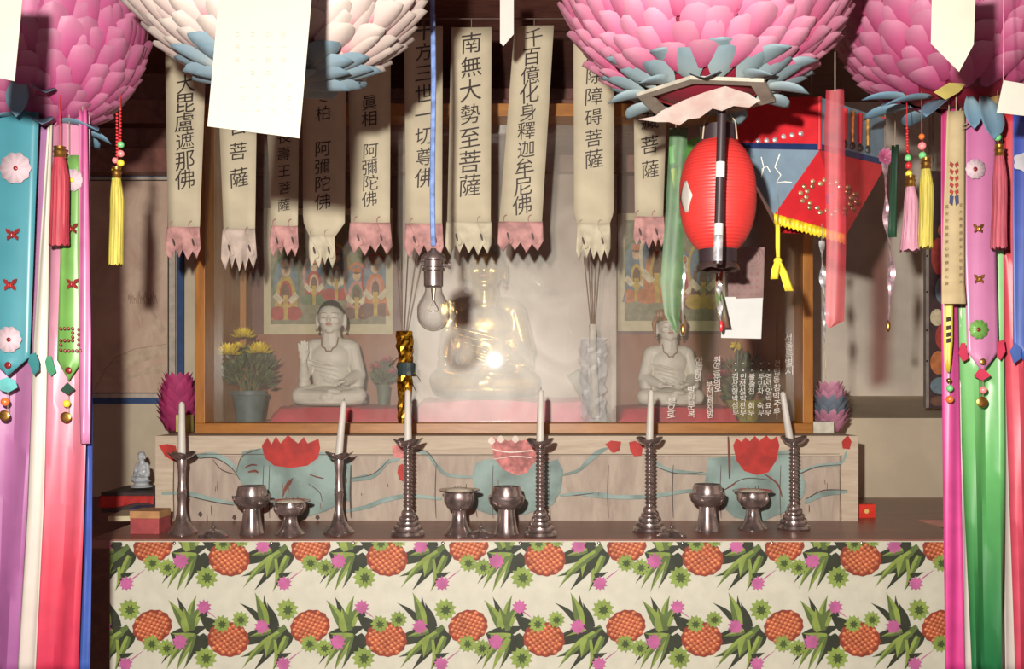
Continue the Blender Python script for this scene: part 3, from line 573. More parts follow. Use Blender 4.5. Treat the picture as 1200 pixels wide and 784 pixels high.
def plantlet(name, label, px, Y, z0, potr, poth, fol, blooms, potm, bm_, nleaf=260, cat='potted plant'):
    t = thing(name, label, cat, (at(px, 0, Y).x, Y, z0)); s = Y/F; c = Vector((at(px, 0, Y).x, Y, z0))
    mb = MB(); mb.lathe([(potr*.72, 0), (potr*.98, poth*.86), (potr*1.06, poth*.87), (potr*1.06, poth), (potr*.95, poth), (potr*.92, poth*.9)], c, 24); mb.build('pot', potm, t)
    mb = MB(); mb.lathe([(potr*.93, poth*.88), (.001, poth*.92)], c, 16, cap=False); mb.build('soil', M_soil, t)
    mb = MB(); fx, fz, fr = fol
    for i in range(nleaf):
        a, b = rnd.uniform(0, 2*math.pi), rnd.uniform(-.5, 1)*math.pi/2; q = rnd.uniform(.55, 1)
        p = c+Vector((fx[0]*q*math.cos(a)*math.cos(b), fx[1]*q*math.sin(a)*math.cos(b), fz+fr*q*math.sin(b))); d = (p-(c+Vector((0, 0, fz-fr*.8)))).normalized(); L = rnd.uniform(.03, .05); sd = d.cross(Vector((rnd.uniform(-1, 1), rnd.uniform(-1, 1), rnd.uniform(-1, 1)))).normalized()*L*.24; nn = d.cross(sd).normalized()*.004
        mb.add([p-d*L*.5, p+sd, p+d*L*.5, p-sd, p+nn], [(0, 1, 4), (1, 2, 4), (2, 3, 4), (3, 0, 4)], i % 2)
    for k in range(10): a = k*.63; mb.tube([c+Vector((.3*potr*math.cos(a), .3*potr*math.sin(a), poth*.9)), c+Vector((fx[0]*.6*math.cos(a), fx[1]*.6*math.sin(a), fz+fr*.3))], .003, 5, 0)
    mb.build('foliage', M_gr, t, keepn=True)
    for bx, bz, br in blooms:
        mb = MB(); q = c+Vector((bx, -fx[1]*.55, bz))
        for ring, (n, el, L) in enumerate(((16, 5, 1.), (14, 28, .92), (11, 52, .8), (7, 75, .65))):
            for i in range(n):
                a = 2*math.pi*(i+.5*ring)/n; d = Vector((math.cos(a)*math.cos(R(el)), math.sin(a)*math.cos(R(el)), math.sin(R(el)))); sd = Vector((-math.sin(a), math.cos(a), 0))*br*.17; up = d.cross(sd).normalized()
                mb.add([q+d*br*.1, q+d*br*L*.6+sd, q+d*br*L+up*br*.12, q+d*br*L*.6-sd, q+d*br*L*.6-up*br*.07], [(0, 1, 4), (1, 2, 4), (2, 3, 4), (3, 0, 4)])
        mb.build('bloom', bm_, t, keepn=True)
    return t
s_ = 3.86/F
plantlet('chrysanthemum', 'potted yellow chrysanthemum in a blue grey pot at the end of the case', 292, 3.86, CZ, 20*s_, 38*s_, ((38*s_, 30*s_), 62*s_, 26*s_), ((-20*s_, 80*s_, 20*s_), (16*s_, 82*s_, 19*s_), (-2*s_, 100*s_, 17*s_), (-8*s_, 88*s_, 10*s_)), M_pot, M_yel)
M_rose = mat('dull_rose', (176, 74, 84), .95, var=.2)
plantlet('potted_flower', 'small dull pink flower in a slim green pot behind the gold wrapped bundle', 449, 4.02, CZ+.062, 8*s_, 26*s_, ((16*s_, 14*s_), 38*s_, 14*s_), ((-8*s_, 46*s_, 10*s_), (6*s_, 54*s_, 10*s_), (12*s_, 40*s_, 9*s_)), mat('green_pot', (92, 108, 88), .9), M_rose, 90)
plantlet('flower_bouquet', 'dim flowering plant with pink and yellow blooms behind the lettering on the glass', 872, 4.05, CZ, 22*s_, 26*s_, ((34*s_, 24*s_), 50*s_, 34*s_), ((-36*s_, 72*s_, 12*s_), (-28*s_, 56*s_, 12*s_), (-44*s_, 52*s_, 10*s_)), mat('olive_wrap', (150, 140, 56), .9), M_rose, 200)
mb = MB(); q = at(862, 406, 4.02)
t = thing('paper_flower', 'round yellow flower on a stem below the white card, behind the glass', 'flower', (q.x, 4.02, CZ))
mb.tube([(q.x, 4.02, CZ), (q.x+.01, 4.02, q.z)], .003, 6); mb.build('stem', M_gr[0], t)
mb = MB()
for i in range(40):
    d = Vector((rnd.gauss(0, 1), rnd.gauss(0, 1), rnd.gauss(0, 1))).normalized(); sd = d.orthogonal().normalized()*.006; mb.add([q, q+d*.012+sd, q+d*.024, q+d*.012-sd, q+d*.014+d.cross(sd)*.4], [(0, 1, 4), (1, 2, 4), (2, 3, 4), (3, 0, 4)])
mb.build('flower_head', M_yel, t, keepn=True)
M_goldfoil = mat('gold_foil', (226, 168, 50), 1., rough=.18, metal=1., var=.35, scale=90); M_clearwrap = film('clear_wrap', (240, 240, 240), .95, .24, .22); M_stick = mat('dry_stick', (150, 132, 112), .9, var=.15); M_darkst = mat('dark_stick', (88, 66, 54), .9)
def crumple(mb, px, Y, y0, y1, w0, w1, m=0, amp=.18, n=14, lean=0.):
    P = []; N = 13
    for i in range(n+1):
        t = i/n; y = y0+(y1-y0)*t; w = (w0+(w1-w0)*t)*Y/F/2; c = at(px+lean*t, y, Y); P.append([c+Vector((w*math.cos(2*math.pi*j/N), w*.55*math.sin(2*math.pi*j/N), 0))*(1+rnd.uniform(-amp, amp)) for j in range(N)])
    return mb.grid(P, m, None, True)
YG = 3.605
t = thing('incense_bundle', 'upright bundle of incense sticks wrapped in gold foil by the candle with a leafy cup', 'incense bundle', at(474, 495, YG))
mb = MB(); crumple(mb, 474, YG, 495, 388, 14, 19, 0, .22, 18); mb.build('foil_wrap', M_goldfoil, t, smooth=False)
mb = MB(); crumple(mb, 476, YG-.004, 440, 425, 21, 20, 0, .05, 4); mb.build('dark_band', mat('dark_green_band', (50, 66, 66), .9, rough=.3), t, smooth=False)
mb = MB()
for dx, dy in ((-6, -3), (14, 22), (-14, 12), (10, 30)): a = at(474, 400+dy, YG); mb.tube([a, at(474+dx*1.3, 400+dy*1.6+10, YG-.01)], [.002, .0012], 5)
mb.build('loose_foil', M_goldfoil, t)
for dx in (-12, -7, 2, 12, 20): mb = MB(); mb.tube([at(473+dx*.18, 392, YG), at(476+dx, 296, YG)], .0012, 5); mb.build('stick', M_darkst if dx in (2,) else M_stick, t)
t = thing('incense_bundle', 'bundle of pale sticks in crinkled clear plastic, behind the narrow cream tipped banner', 'incense bundle', at(700, 495, YG))
mb = MB(); crumple(mb, 696, YG, 494, 396, 26, 32, 0, .30, 16, -2); mb.build('plastic_wrap', M_clearwrap, t, smooth=False)
mb = MB(); crumple(mb, 698, YG, 490, 380, 10, 8, 0, .1, 10, -4); mb.build('paper_core', mat('pale_core', (190, 182, 168), .9), t)
for dx in (-8, -3, 1, 6, 11): mb = MB(); mb.tube([at(694+dx*.2, 385, YG), at(692+dx, 300, YG)], .0012, 5); mb.build('stick', M_stick, t)
t = thing('paper_roll', 'rolled sheet of dull paper leaning beside the clear wrapped bundle', 'paper roll', at(700, 492, 3.72))
mb = MB(); a, b = at(702, 486, 3.71), at(672, 436, 3.705); a.z = max(a.z, CZ+.034); b.z += .0
for k in range(1): mb.tube([a, a.lerp(b, .5), b], [.030, .028, .026], 18, 0, cap=False)
mb.build('sheet', mat('dull_paper', (104, 92, 82), .75), t, solid=.003)

# ================================================================ on the shelf: candlesticks, candles, bowls
M_brass = mat('tarnished_metal', (196, 180, 176), .9, rough=.2, metal=.86, var=.2, scale=28)
def px_prof(pr, s): return [(r*s, z*s) for r, z in pr]
def calyx(r0, r1, z0, z1, n=4, depth=.16):
    """cup whose rim opens into n leaf points"""
    def f(r, z, a): t = (z-z0)/(z1-z0); k = 1+depth*t*math.cos(n*a); return Vector((r*k*math.cos(a), r*k*math.sin(a), z-.18*(z1-z0)*t*(1-math.cos(n*a))*.8))
    return f
def stick_plain(hgt):
    t = thing('candlestick', 'x', 'candlestick', (0, 0, 0)); s = hgt/98
    mb = MB(); mb.lathe(px_prof([(18, 0), (18.5, 2), (17, 4), (12, 9), (7.5, 17), (5.2, 27), (4.6, 36), (5.2, 44), (5.8, 47), (4.4, 49), (5.6, 51), (4.6, 55), (4.2, 64), (4.6, 76), (5.8, 84), (5.2, 89)], s), n=28); mb.build('stem', M_brass, t)
    mb = MB(); z0, z1 = 88*s, 98*s; mb.lathe(px_prof([(5, 88), (9, 90), (14, 94), (16.5, 98), (15, 97.4), (9, 92.5), (4, 91.5)], s), n=32, mod=calyx(0, 0, z0, z1, 5, .10)); mb.build('drip_cup', M_brass, t)
    return t
def stick_ribbed(hgt):
    t = thing('candlestick', 'x', 'candlestick', (0, 0, 0)); s = hgt/118
    mb = MB(); mb.lathe(px_prof([(20, 0), (21, 2), (20, 5), (16.5, 7), (17, 9), (16.5, 11.5), (13, 13), (13.6, 15), (13, 17.5), (10.4, 19), (10.8, 21), (10, 23), (7.8, 24.5), (8.2, 27), (7.4, 29.5), (5, 32)], s), n=28); mb.build('foot', M_brass, t)
    pr = [(4.6, 30)]
    for i in range(15): z = 34+i*4.9; pr += [(4.2, z), (5.6, z+1.3), (5.9, z+2.2), (5.5, z+3.1), (4.2, z+4.3)]
    mb = MB(); mb.lathe(px_prof(pr, s), n=20); mb.build('ribbed_stem', M_brass, t)
    mb = MB(); z0, z1 = 107*s, 118*s; mb.lathe(px_prof([(4.4, 107), (9, 108), (14, 112), (17.5, 118), (16, 117.4), (10, 111.5), (3.4, 110.5)], s), n=32, mod=calyx(0, 0, z0, z1, 4, .13)); mb.build('drip_cup', M_brass, t)
    return t
YA = 3.14
def zshelf(px, py): """depth at which the shelf top shows at this row"""; return (H-SZ)*F/(py-HY)
GC = None
SP = stick_plain(97*zshelf(0, 627)/F); SR = stick_ribbed(115*zshelf(0, 629)/F)
M_wax = mat('candle_wax', (222, 214, 204), .78, rough=.45, var=.03)
def candle(label, px, Y, zb, pxt, pyt):
    a = Vector((at(px, 0, Y).x, Y, zb)); b = at(pxt, pyt, Y); t = thing('candle', label, 'candle', a); L = (b-a)
    mb = MB(); mb.tube([a, a+L*.06, a+L*.96, a+L], [.0122, .0122, .0088, .004], 14); mb.build('wax', M_wax, t)
    mb = MB(); mb.tube([b-L.normalized()*.003, b+L.normalized()*.008], .0011, 5); mb.build('wick', M_hair, t)
L_ = (('plain metal candlestick standing at the shelf end next to the little box', 'p', 213, 627, 213, 471, 'white candle in the plain candlestick next to the little box'),
      ('plain metal candlestick below the white statue that raises its hand', 'p', 397, 627, 403, 470, 'leaning white candle below the white statue that raises its hand'),
      ('ribbed metal candlestick below the gold wrapped bundle', 'r', 478, 629.5, 478, 457, 'white candle in front of the gold wrapped bundle'),
      ('ribbed metal candlestick beside the faded pink painted lotus', 'r', 633, 630, 634, 457, 'white candle above the faded pink painted lotus'),
      ('ribbed metal candlestick below the crowned white statue', 'r', 761, 625, 763, 457, 'white candle below the crowned white statue'),
      ('ribbed metal candlestick beside the tulip shaped red painted lotus', 'r', 930, 622, 917, 459, 'white candle leaning before the lettering on the glass'))
first = {'p': SP, 'r': SR}; used = set()
for lab, k, px, py, tx, ty, cl in L_:
    Y = zshelf(px, py-2)
    o = first[k] if k not in used else copy_tree(first[k]); used.add(k); o['label'] = lab; o['group'] = 'metal candlesticks on the altar shelf'
    o.location = (at(px, 0, Y).x, Y, SZ); o.rotation_euler.z = rnd.uniform(-.3, .3)+(.4 if k == 'r' else 0)
    top = (97*zshelf(0, 627)/F*.945) if k == 'p' else (115*zshelf(0, 629)/F*.938)
    candle(cl, px if abs(tx-px) < 4 else px-(4 if tx < px else 0), Y, SZ+top, tx, ty)
def goblet(sc=1.):
    t = thing('offering_bowl', 'x', 'offering bowl', (0, 0, 0)); s = sc*3.13/F
    mb = MB(); mb.lathe(px_prof([(14, 0), (14.4, 1.5), (13.4, 4), (11, 16), (9.6, 27), (9.2, 31)], s), n=28); mb.build('foot', M_brass, t)
    def lob(r, z, a): q = max(0, (z/s-33)/12); k = 1+.05*q*math.cos(4*a); return Vector((r*k*math.cos(a), r*k*math.sin(a), z+.0015*q*math.cos(4*a)))
    mb = MB(); mb.lathe(px_prof([(9, 29.5), (15, 31.5), (19.5, 36), (21.6, 42), (21.8, 45), (20.4, 44.4), (18, 40)], s), n=36, cap=False, mod=lob); mb.build('lotus_cup', M_brass, t)
    mb = MB(); mb.lathe(px_prof([(12, 33), (17, 38), (18.2, 44), (17.2, 51), (15.8, 56), (15.1, 56.2), (16.4, 50), (16.8, 44), (14, 37), (.1, 34)], s), n=32, cap=False); mb.build('bowl', M_brass, t)
    return t
def censer(hpx):
    t = thing('incense_burner', 'x', 'incense burner', (0, 0, 0)); s = 3.13/F; k = hpx/55
    mb = MB(); mb.lathe([(r*s, z*s*k) for r, z in [(17, 0), (17.4, 2), (15, 5), (10.5, 11), (8.2, 20), (7.4, 27), (8, 30)]], n=28); mb.build('foot', M_brass, t)
    def fl(r, z, a): return Vector((r*math.cos(a), r*math.sin(a), z))
    mb = MB(); mb.lathe([(r*s, z*s*k) for r, z in [(8, 29), (14, 32), (17.4, 39), (18, 46), (17.2, 49), (23.5, 51.5), (24, 52.8), (18, 51.6), (17, 50)]], n=36, cap=False); mb.build('bowl', M_brass, t)
    for a in range(4):
        mb = MB(); th = R(45+90*a); P = []
        for i in range(7): z = 33+i*2.6; rr = 15.5+4.2*math.sin(i/6*2.0); P.append((rr*s*math.cos(th), rr*s*math.sin(th), z*s*k))
        mb.tube(P, [s*1, s*2, s*2.6, s*2.8, s*2.4, s*1.8, s*.8], 8); mb.build('petal_rib', M_brass, t)
    mb = MB(); mb.lathe([(17.2*s, 50*s*k), (14*s, 52.8*s*k), (8*s, 54.6*s*k), (.1*s, 55.2*s*k)], n=24, cap=False); mb.build('ash', mat('incense_ash', (212, 200, 180), .95, rough=.9, var=.10, scale=120, bump=.3), t)
    for i in range(4): mb = MB(); x, y = rnd.uniform(-9, 9)*s, rnd.uniform(-9, 9)*s; mb.tube([(x, y, 50*s*k), (x+rnd.uniform(-2, 2)*s, y, (55+rnd.uniform(0, 4))*s*k)], .0012, 5); mb.build('incense_stub', M_darkst, t)
    return t
g1 = goblet(); used = 0
for px, py, lab in ((295, 627.5, 'tall lotus cup metal bowl standing below the bright red painted lotus'), (593.5, 628.5, 'tall lotus cup metal bowl beside the burner with a flat ash rim'), (829, 624.5, 'tall matte footed lotus cup bowl below the crowned white statue')):
    o = g1 if not used else copy_tree(g1); used = 1; Y = zshelf(px, py-1.5); o.location = (at(px, 0, Y).x, Y, SZ); o['label'] = lab; o['group'] = 'lotus cup bowls on the altar shelf'; o.rotation_euler.z = rnd.uniform(0, 1)
for px, py, hp, lab in ((340, 628, 41, 'short wide rimmed incense burner with pale ash below the first teal leaf'), (538, 628.5, 55, 'tall incense burner with flat ash filled rim beside the ribbed candlestick'), (882, 622, 49, 'incense burner with pale ash under the tulip shaped red painted lotus')):
    o = censer(hp); Y = zshelf(px, py-1.5); o.location = (at(px, 0, Y).x, Y, SZ); o['label'] = lab; o['group'] = 'incense burners on the altar shelf'
def lid():
    t = thing('bowl_lid', 'x', 'lid', (0, 0, 0)); s = 3.1/F
    mb = MB(); mb.lathe(px_prof([(17, 0), (17.4, 1.2), (15, 3), (10, 6), (5, 7.6), (.1, 8.2)], s), n=28); mb.build('dome', M_brass, t)
    mb = MB(); mb.lathe(px_prof([(2, 7.4), (1.4, 9), (2.6, 10.5), (2.8, 12), (1.6, 13.6), (.9, 16), (.1, 17)], s), n=14); mb.build('knob', M_brass, t); return t
l1 = lid(); used = 0
for px, py, lab in ((250, 629, 'small domed metal lid lying beside the plain candlestick'), (563, 632, 'small domed metal lid lying between the ash filled burner and the tall bowl'), (787, 624.5, 'small metal lid lying beside the tall matte footed bowl')):
    o = l1 if not used else copy_tree(l1); used = 1; Y = 3.055; o.location = (at(px, 0, Y).x, Y, SZ); o['label'] = lab; o['group'] = 'loose lids on the altar shelf'

# little box, papers, small statue at the shelf end; matchbox at the other end
def carton(name, label, px0, px1, Y, d, z0, z1, m, ml, rz=0., cat='box'):
    t = thing(name, label, cat, ((at(px0, 0, Y).x+at(px1, 0, Y).x)/2, Y, z0)); a, b = at(px0, 0, Y).x, at(px1, 0, Y).x; h = z1-z0
    MB().box((a, Y, z0), (b, Y+d, z0+h*.68), 0, rz).build('box_body', m, t, smooth=False, bevel=.0015)
    MB().box((a-.0012, Y-.0012, z0+h*.68), (b+.0012, Y+d+.0012, z1), 0, rz).build('box_lid', ml, t, smooth=False, bevel=.0015); return t
Yb = zshelf(0, 626)
carton('carton', 'small dull red cardboard box with a tan lid at the end of the shelf', 153, 188, Yb, .085, SZ, SZ+27*Yb/F, mat('dull_red_card', (166, 74, 76), .95), mat('tan_card', (186, 138, 92), .95), -.08)
Y2 = 3.42
t = thing('book_stack_paper', 'white paper bundle lying behind the little red box', 'paper', (at(150, 0, Y2).x, Y2, SZ)); mb = MB(); mb.box((at(128, 0, Y2).x, Y2-.03, SZ), (at(183, 0, Y2).x, Y2+.14, SZ+.018), 0, .1); mb.build('paper_bundle', M_paper, t, smooth=False, bevel=.003); t.name = 'paper_bundle'
t = thing('carton', 'flat blue and orange printed box lying on the white paper bundle', 'box', (at(165, 0, Y2).x, Y2, SZ+.018)); mb = MB(); a, b = at(152, 0, Y2).x, at(184, 0, Y2).x; z0 = SZ+.018; mb.box((a, Y2-.01, z0), (b, Y2+.09, z0+.022), 0, .12)
mb.build('box_body', mat('printed_blue', (74, 74, 128), .95), t, smooth=False, bevel=.001)
mb = MB(); mb.box((b-.03, Y2-.0125, z0+.001), (b-.002, Y2+.03, z0+.0235), 0, .12, (a/2+b/2, Y2+.04, 0)); mb.build('orange_end', mat('printed_orange', (206, 110, 60), .95), t, smooth=False)
mb = MB()
for i, u in enumerate((.18, .36, .52)): mb.box((a+(b-a)*u, Y2-.0125, z0+.006), (a+(b-a)*(u+.10), Y2-.0115, z0+.016), 0, .12, (a/2+b/2, Y2+.04, 0))
mb.build('printed_marks', M_wax, t, smooth=False)
Y3 = 3.62
t = thing('wooden_ledge_box', 'dark box end draped with a red cloth, under the little pale statue', 'box', (at(155, 0, Y3).x, Y3, SZ)); a, b = at(118, 0, Y3).x, at(181, 0, Y3).x; zt_ = at(0, 577, Y3).z
MB().box((a, Y3, SZ), (b, Y3+.26, zt_), 0).build('box_body', mat('dark_box', (70, 52, 52), .85), t, smooth=False, bevel=.003); t.name = 'cloth_covered_box'
mb = MB(); P = []; G_ = []
for i in range(9):
    v = i/8; P.append([Vector((a-.003+(b-a+.006)*j/16, Y3-.004-.010*v*math.sin(j*.9)**2-.004*v, zt_-.012-(zt_-SZ-.03)*v*(.78+.22*math.sin(j*.35+.4)))) for j in range(17)])
mb.grid(P); mb.build('red_cloth', mat('red_cloth', (190, 50, 46), .95, rough=.7), t, solid=.002)
sm = seated('small_statue', 'little pale blue seated statue on a pedestal at the shelf end', (at(166, 0, 3.74).x, 3.74, zt_+.028), at(0, 529, 3.74).z-zt_-.028, mat('pale_blue_china', (188, 192, 196), .95, rough=.35, var=.03), raised=False, detail=False, rz=-.35, vox=.014, hairm=mat('pale_blue_china_hair', (184, 188, 194), .95, rough=.35, var=.03))
mb = MB(); mb.lathe([(.36, -.19), (.37, -.16), (.26, -.12), (.22, -.06), (.30, -.01), (.33, .02)], n=24); mb.build('pedestal', MATS['pale_blue_china'], sm)
for o in sm.children:
    if o.name.startswith('pedestal'): o.location = (0, 0, 0); o.data.transform(Matrix.Translation((sm.location)))
Ym = zshelf(0, 607)
t = thing('matchbox', 'small bright red matchbox standing on the shelf beside the painted chest', 'matchbox', (at(1015, 0, Ym).x, Ym, SZ)); a, b = at(1006, 0, Ym).x, at(1026, 0, Ym).x; MB().box((a, Ym, SZ), (b, Ym+.022, SZ+.046), 0, .08).build('box_body', mat('match_red', (214, 52, 36), 1.), t, smooth=False, bevel=.001)
mb = MB(); mb.lathe([(.008, 0), (.0001, .0004)], n=16, cap=False); mb.v = [Vector(((a+b)/2-.002+v.x, Ym-.0022+v.x*.08-v.z, SZ+.023+v.y)) for v in mb.v]; mb.build('emblem', mat('match_gold', (226, 190, 110), 1.), t)

# lotus ornaments at both ends of the case
def petal_into(mb, p, d, n, L, w, m=0, cup=.25, curl=.25, nu=5, nv=4, tip=.55):
    """one cupped pointed petal from p along d, outward normal n"""
    sd = d.cross(n).normalized(); P = []; G = []
    for i in range(nu+1):
        s = i/nu; hw = w*.5*(math.sin(math.pi*min(1, (s*.86+.14))**.9)**.75)*(1 if s < tip else 1) if s < 1 else 0
        hw = w*.5*((s*1.9+.25)*(1-s)**.70/ .90) if s < 1 else 0; row = []; g = []
        for j in range(nv+1):
            u = j/nv*2-1; row.append(p+d*(L*s)+sd*(hw*u)+n*(curl*L*s*s-cup*hw*u*u)); g.append(max(1e-4, s))
        P.append(row); G.append(g)
    return mb.grid(P, m, G)
def lotus_ornament(label, px, Y, z0, z1, stops, wpx, bands):
    t = thing('lotus_ornament', label, 'paper lotus', (at(px, 0, Y).x, Y, z0)); c = Vector((at(px, 0, Y).x, Y, z0)); hh = z1-z0; w = wpx*Y/F/2
    mb = MB(); mb.lathe([(w*.45, 0), (w*.7, hh*.1), (w*.8, hh*.4), (w*.65, hh*.7), (w*.1, hh*.9)], c, 16); mb.build('core', bands[0], t)
    for k, m in enumerate(bands):
        mb = MB()
        for r in range(3):
            lv = (k*3+r)/(len(bands)*3); n = 11
            for i in range(n):
                a = 2*math.pi*(i+.5*r)/n; e = Vector((math.cos(a), math.sin(a), 0)); rr = w*(.55+.35*math.sin(math.pi*(lv*.8+.15))); d = (Vector((0, 0, 1))+e*(.25-.45*lv)).normalized(); petal_into(mb, c+e*rr+Vector((0, 0, hh*lv*.78)), d, (e-d*e.dot(d)).normalized(), hh*.30, w*.62, 0, .3, .3, 4, 2)
        mb.build('petal_tier', m, t, keepn=True)
    return t
M_mag = gmat('magenta_petal', [(0, (140, 36, 80)), (1, (188, 70, 120))], .95, island=.15); M_pk = gmat('dusty_pink_petal', [(0, (150, 84, 112)), (1, (212, 150, 174))], .95, island=.15); M_gy = gmat('slate_petal', [(0, (92, 100, 112)), (1, (120, 132, 146))], .95, island=.1)
M_yb = mat('pale_yellow_block', (206, 192, 110), .95)
t = thing('paint_block', 'small block with pale yellow face behind the plain candlestick', 'block', at(222, 508, 3.6)); MB().box((at(208, 0, 3.68).x, 3.66, BZ+.0045), (at(225, 0, 3.68).x, 3.70, BZ+.066)).build('block_body', M_yb, t, smooth=False, bevel=.002)
lotus_ornament('magenta paper lotus standing on the chest beside the chrysanthemum end of the case', 209, 3.78, BZ+.004, at(0, 436, 3.78).z, None, 40, (M_mag, M_mag, M_mag))
bb = thing('white_block', 'small white block on the chest under the pink and grey paper lotus', 'block', at(965, 507, 3.62)); MB().box((at(952, 0, 3.58).x, 3.585, BZ+.0045), (at(978, 0, 3.58).x, 3.66, BZ+.045)).build('block_body', mat('white_block_paint', (205, 200, 184), .95), bb, smooth=False, bevel=.002)
lotus_ornament('pink and grey banded paper lotus at the lettered end of the case', 973, 3.74, BZ+.004, at(0, 446, 3.74).z, None, 36, (M_pk, M_gy, M_pk))

# painted screen on the pier
M_mur = wood('mural_sepia', (222, 196, 174), (184, 152, 132), .98, scale=2.2, axis=(3, 3, 2), rough=.7); YM = 4.285
mu = thing('painted_screen', 'sepia painted panel in a blue edged mount on the wall beside the case', 'painting', at(165, 472, YM))
a, b = at(100, 466, YM), at(205, 206, YM); MB().box((a.x, YM, a.z), (b.x, YM+.014, b.z)).build('mount', mat('mount_paper', (200, 186, 170), .95), mu, smooth=False)
mb = MB(); M_mp = [M_mur, mat('mural_line', (176, 146, 126), .95), mat('mural_pale', (204, 180, 156), .95)]
_l = [0]
def mp(pts, m, l): _l[0] += 1; pts = [(min(196.5, x), y) for x, y in pts]; mb.poly([at(x, y, YM-.001-.00003*_l[0]) for x, y in pts], m)
mp([(104, 212), (197, 212), (197, 460), (104, 460)], 0, 0)
def mstroke(pts, w, m, l):
    for (x0, y0), (x1, y1) in zip(pts, pts[1:]):
        d = Vector((x1-x0, y1-y0)); d.normalize(); n = Vector((-d.y, d.x))*w/2; mp([(x0+n.x, y0+n.y), (x1+n.x, y1+n.y), (x1-n.x, y1-n.y), (x0-n.x, y0-n.y)], m, l)
for k in range(5): mp([(150+k*3, 345+k*2), (160+k*4, 338+k), (180, 350+k*14), (196, 372+k*16), (196, 386+k*16), (172, 370+k*16)], 2 if k % 2 else 0, 1+k)
for k in range(4):
    x0, y0 = 146+k*5, 462-k*9; pts = [(x0-40, y0), (x0-26, y0-16), (x0-4, y0-26), (x0+24, y0-30), (196, y0-26-k*2), (196, y0-14-k*2), (x0+10, y0-12), (x0-16, y0-2)]
    mp(pts, 2 if k % 2 else 0, 6+k)
    for p, q in zip(pts[:4], pts[1:5]): mstroke([p, q], .9, 1, 13)
for k in range(14): mstroke([(150+k*2.4, 352-3*math.sin(k)), (151+k*2.4, 345-4*math.sin(k*1.7)), (153+k*2.4, 356)], 1, 1, 14)
mb.build('painted_panel', M_mp, mu, smooth=False, keepn=True)
M_bl = mat('blue_border', (52, 78, 124), .95); mb = MB(); mb.box((a.x, YM-.004, at(0, 207, YM).z), (at(214, 0, YM).x, YM+.014, at(0, 199, YM).z)); mb.box((at(207, 0, YM).x, YM-.004, at(0, 466, YM).z), (at(215, 0, YM).x, YM+.014, at(0, 207, YM).z)); mb.box((a.x, YM-.004, at(0, 473, YM).z), (at(215, 0, YM).x, YM+.014, at(0, 466, YM).z)); mb.build('blue_edge', M_bl, mu, smooth=False)
mb = MB()
for r_ in (((103, 211), (198, 212)), ((197, 211), (198.2, 461)), ((103, 460), (198, 461.2))): p, q = at(*r_[0], YM), at(*r_[1], YM); mb.box((p.x, YM-.006, min(p.z, q.z)), (q.x, YM-.001, max(p.z, q.z)))
mb.build('inner_line', M_hair, mu, smooth=False)
# hanging cloth picture by the far corner
YP = 4.02; hp = thing('hanging_picture', 'narrow dark painted hanging with red, blue and gold patches behind the ribbons', 'painting', at(1100, 485, YP)); a, b = at(1088, 478, YP), at(1150, 200, YP)
mb = MB(); mb.box((a.x, YP, a.z), (b.x, YP+.012, b.z), 0)
PCC = [mat('hanging_dark', (72, 52, 54), .9)]+PC[1:]
for k, (x, y, rx, ry, m) in enumerate(((1100, 300, 9, 22, 2), (1104, 340, 8, 16, 4), (1098, 372, 8, 10, 10), (1106, 395, 10, 16, 2), (1100, 425, 10, 14, 7), (1102, 452, 12, 10, 4), (1100, 470, 10, 6, 8), (1108, 270, 9, 10, 7))): mb.poly([at(x+rx*math.cos(i*.4488), y+ry*math.sin(i*.4488), YP-.001-.0003*k) for i in range(14)], m)
mb.build('cloth_panel', PCC, hp, smooth=False, keepn=True)
mb = MB(); mb.box((a.x-.012, YP-.006, a.z), (a.x, YP+.02, b.z)); 
mb.build('edge_strip', mat('grey_strip', (150, 138, 130), .9), hp, smooth=False)
mb = MB(); mb.tube([(a.x+.02, YP+.006, b.z-.004), (a.x+.02, YP+.006, ZC)], .002, 6); mb.build('hanging_cord', M_stick, hp)
for y in (248, 300, 342, 387, 423): mb = MB(); q = at(1086.5, y, YP-.008); mb.ball(q, .004); mb.build('stud', M_hair, hp)

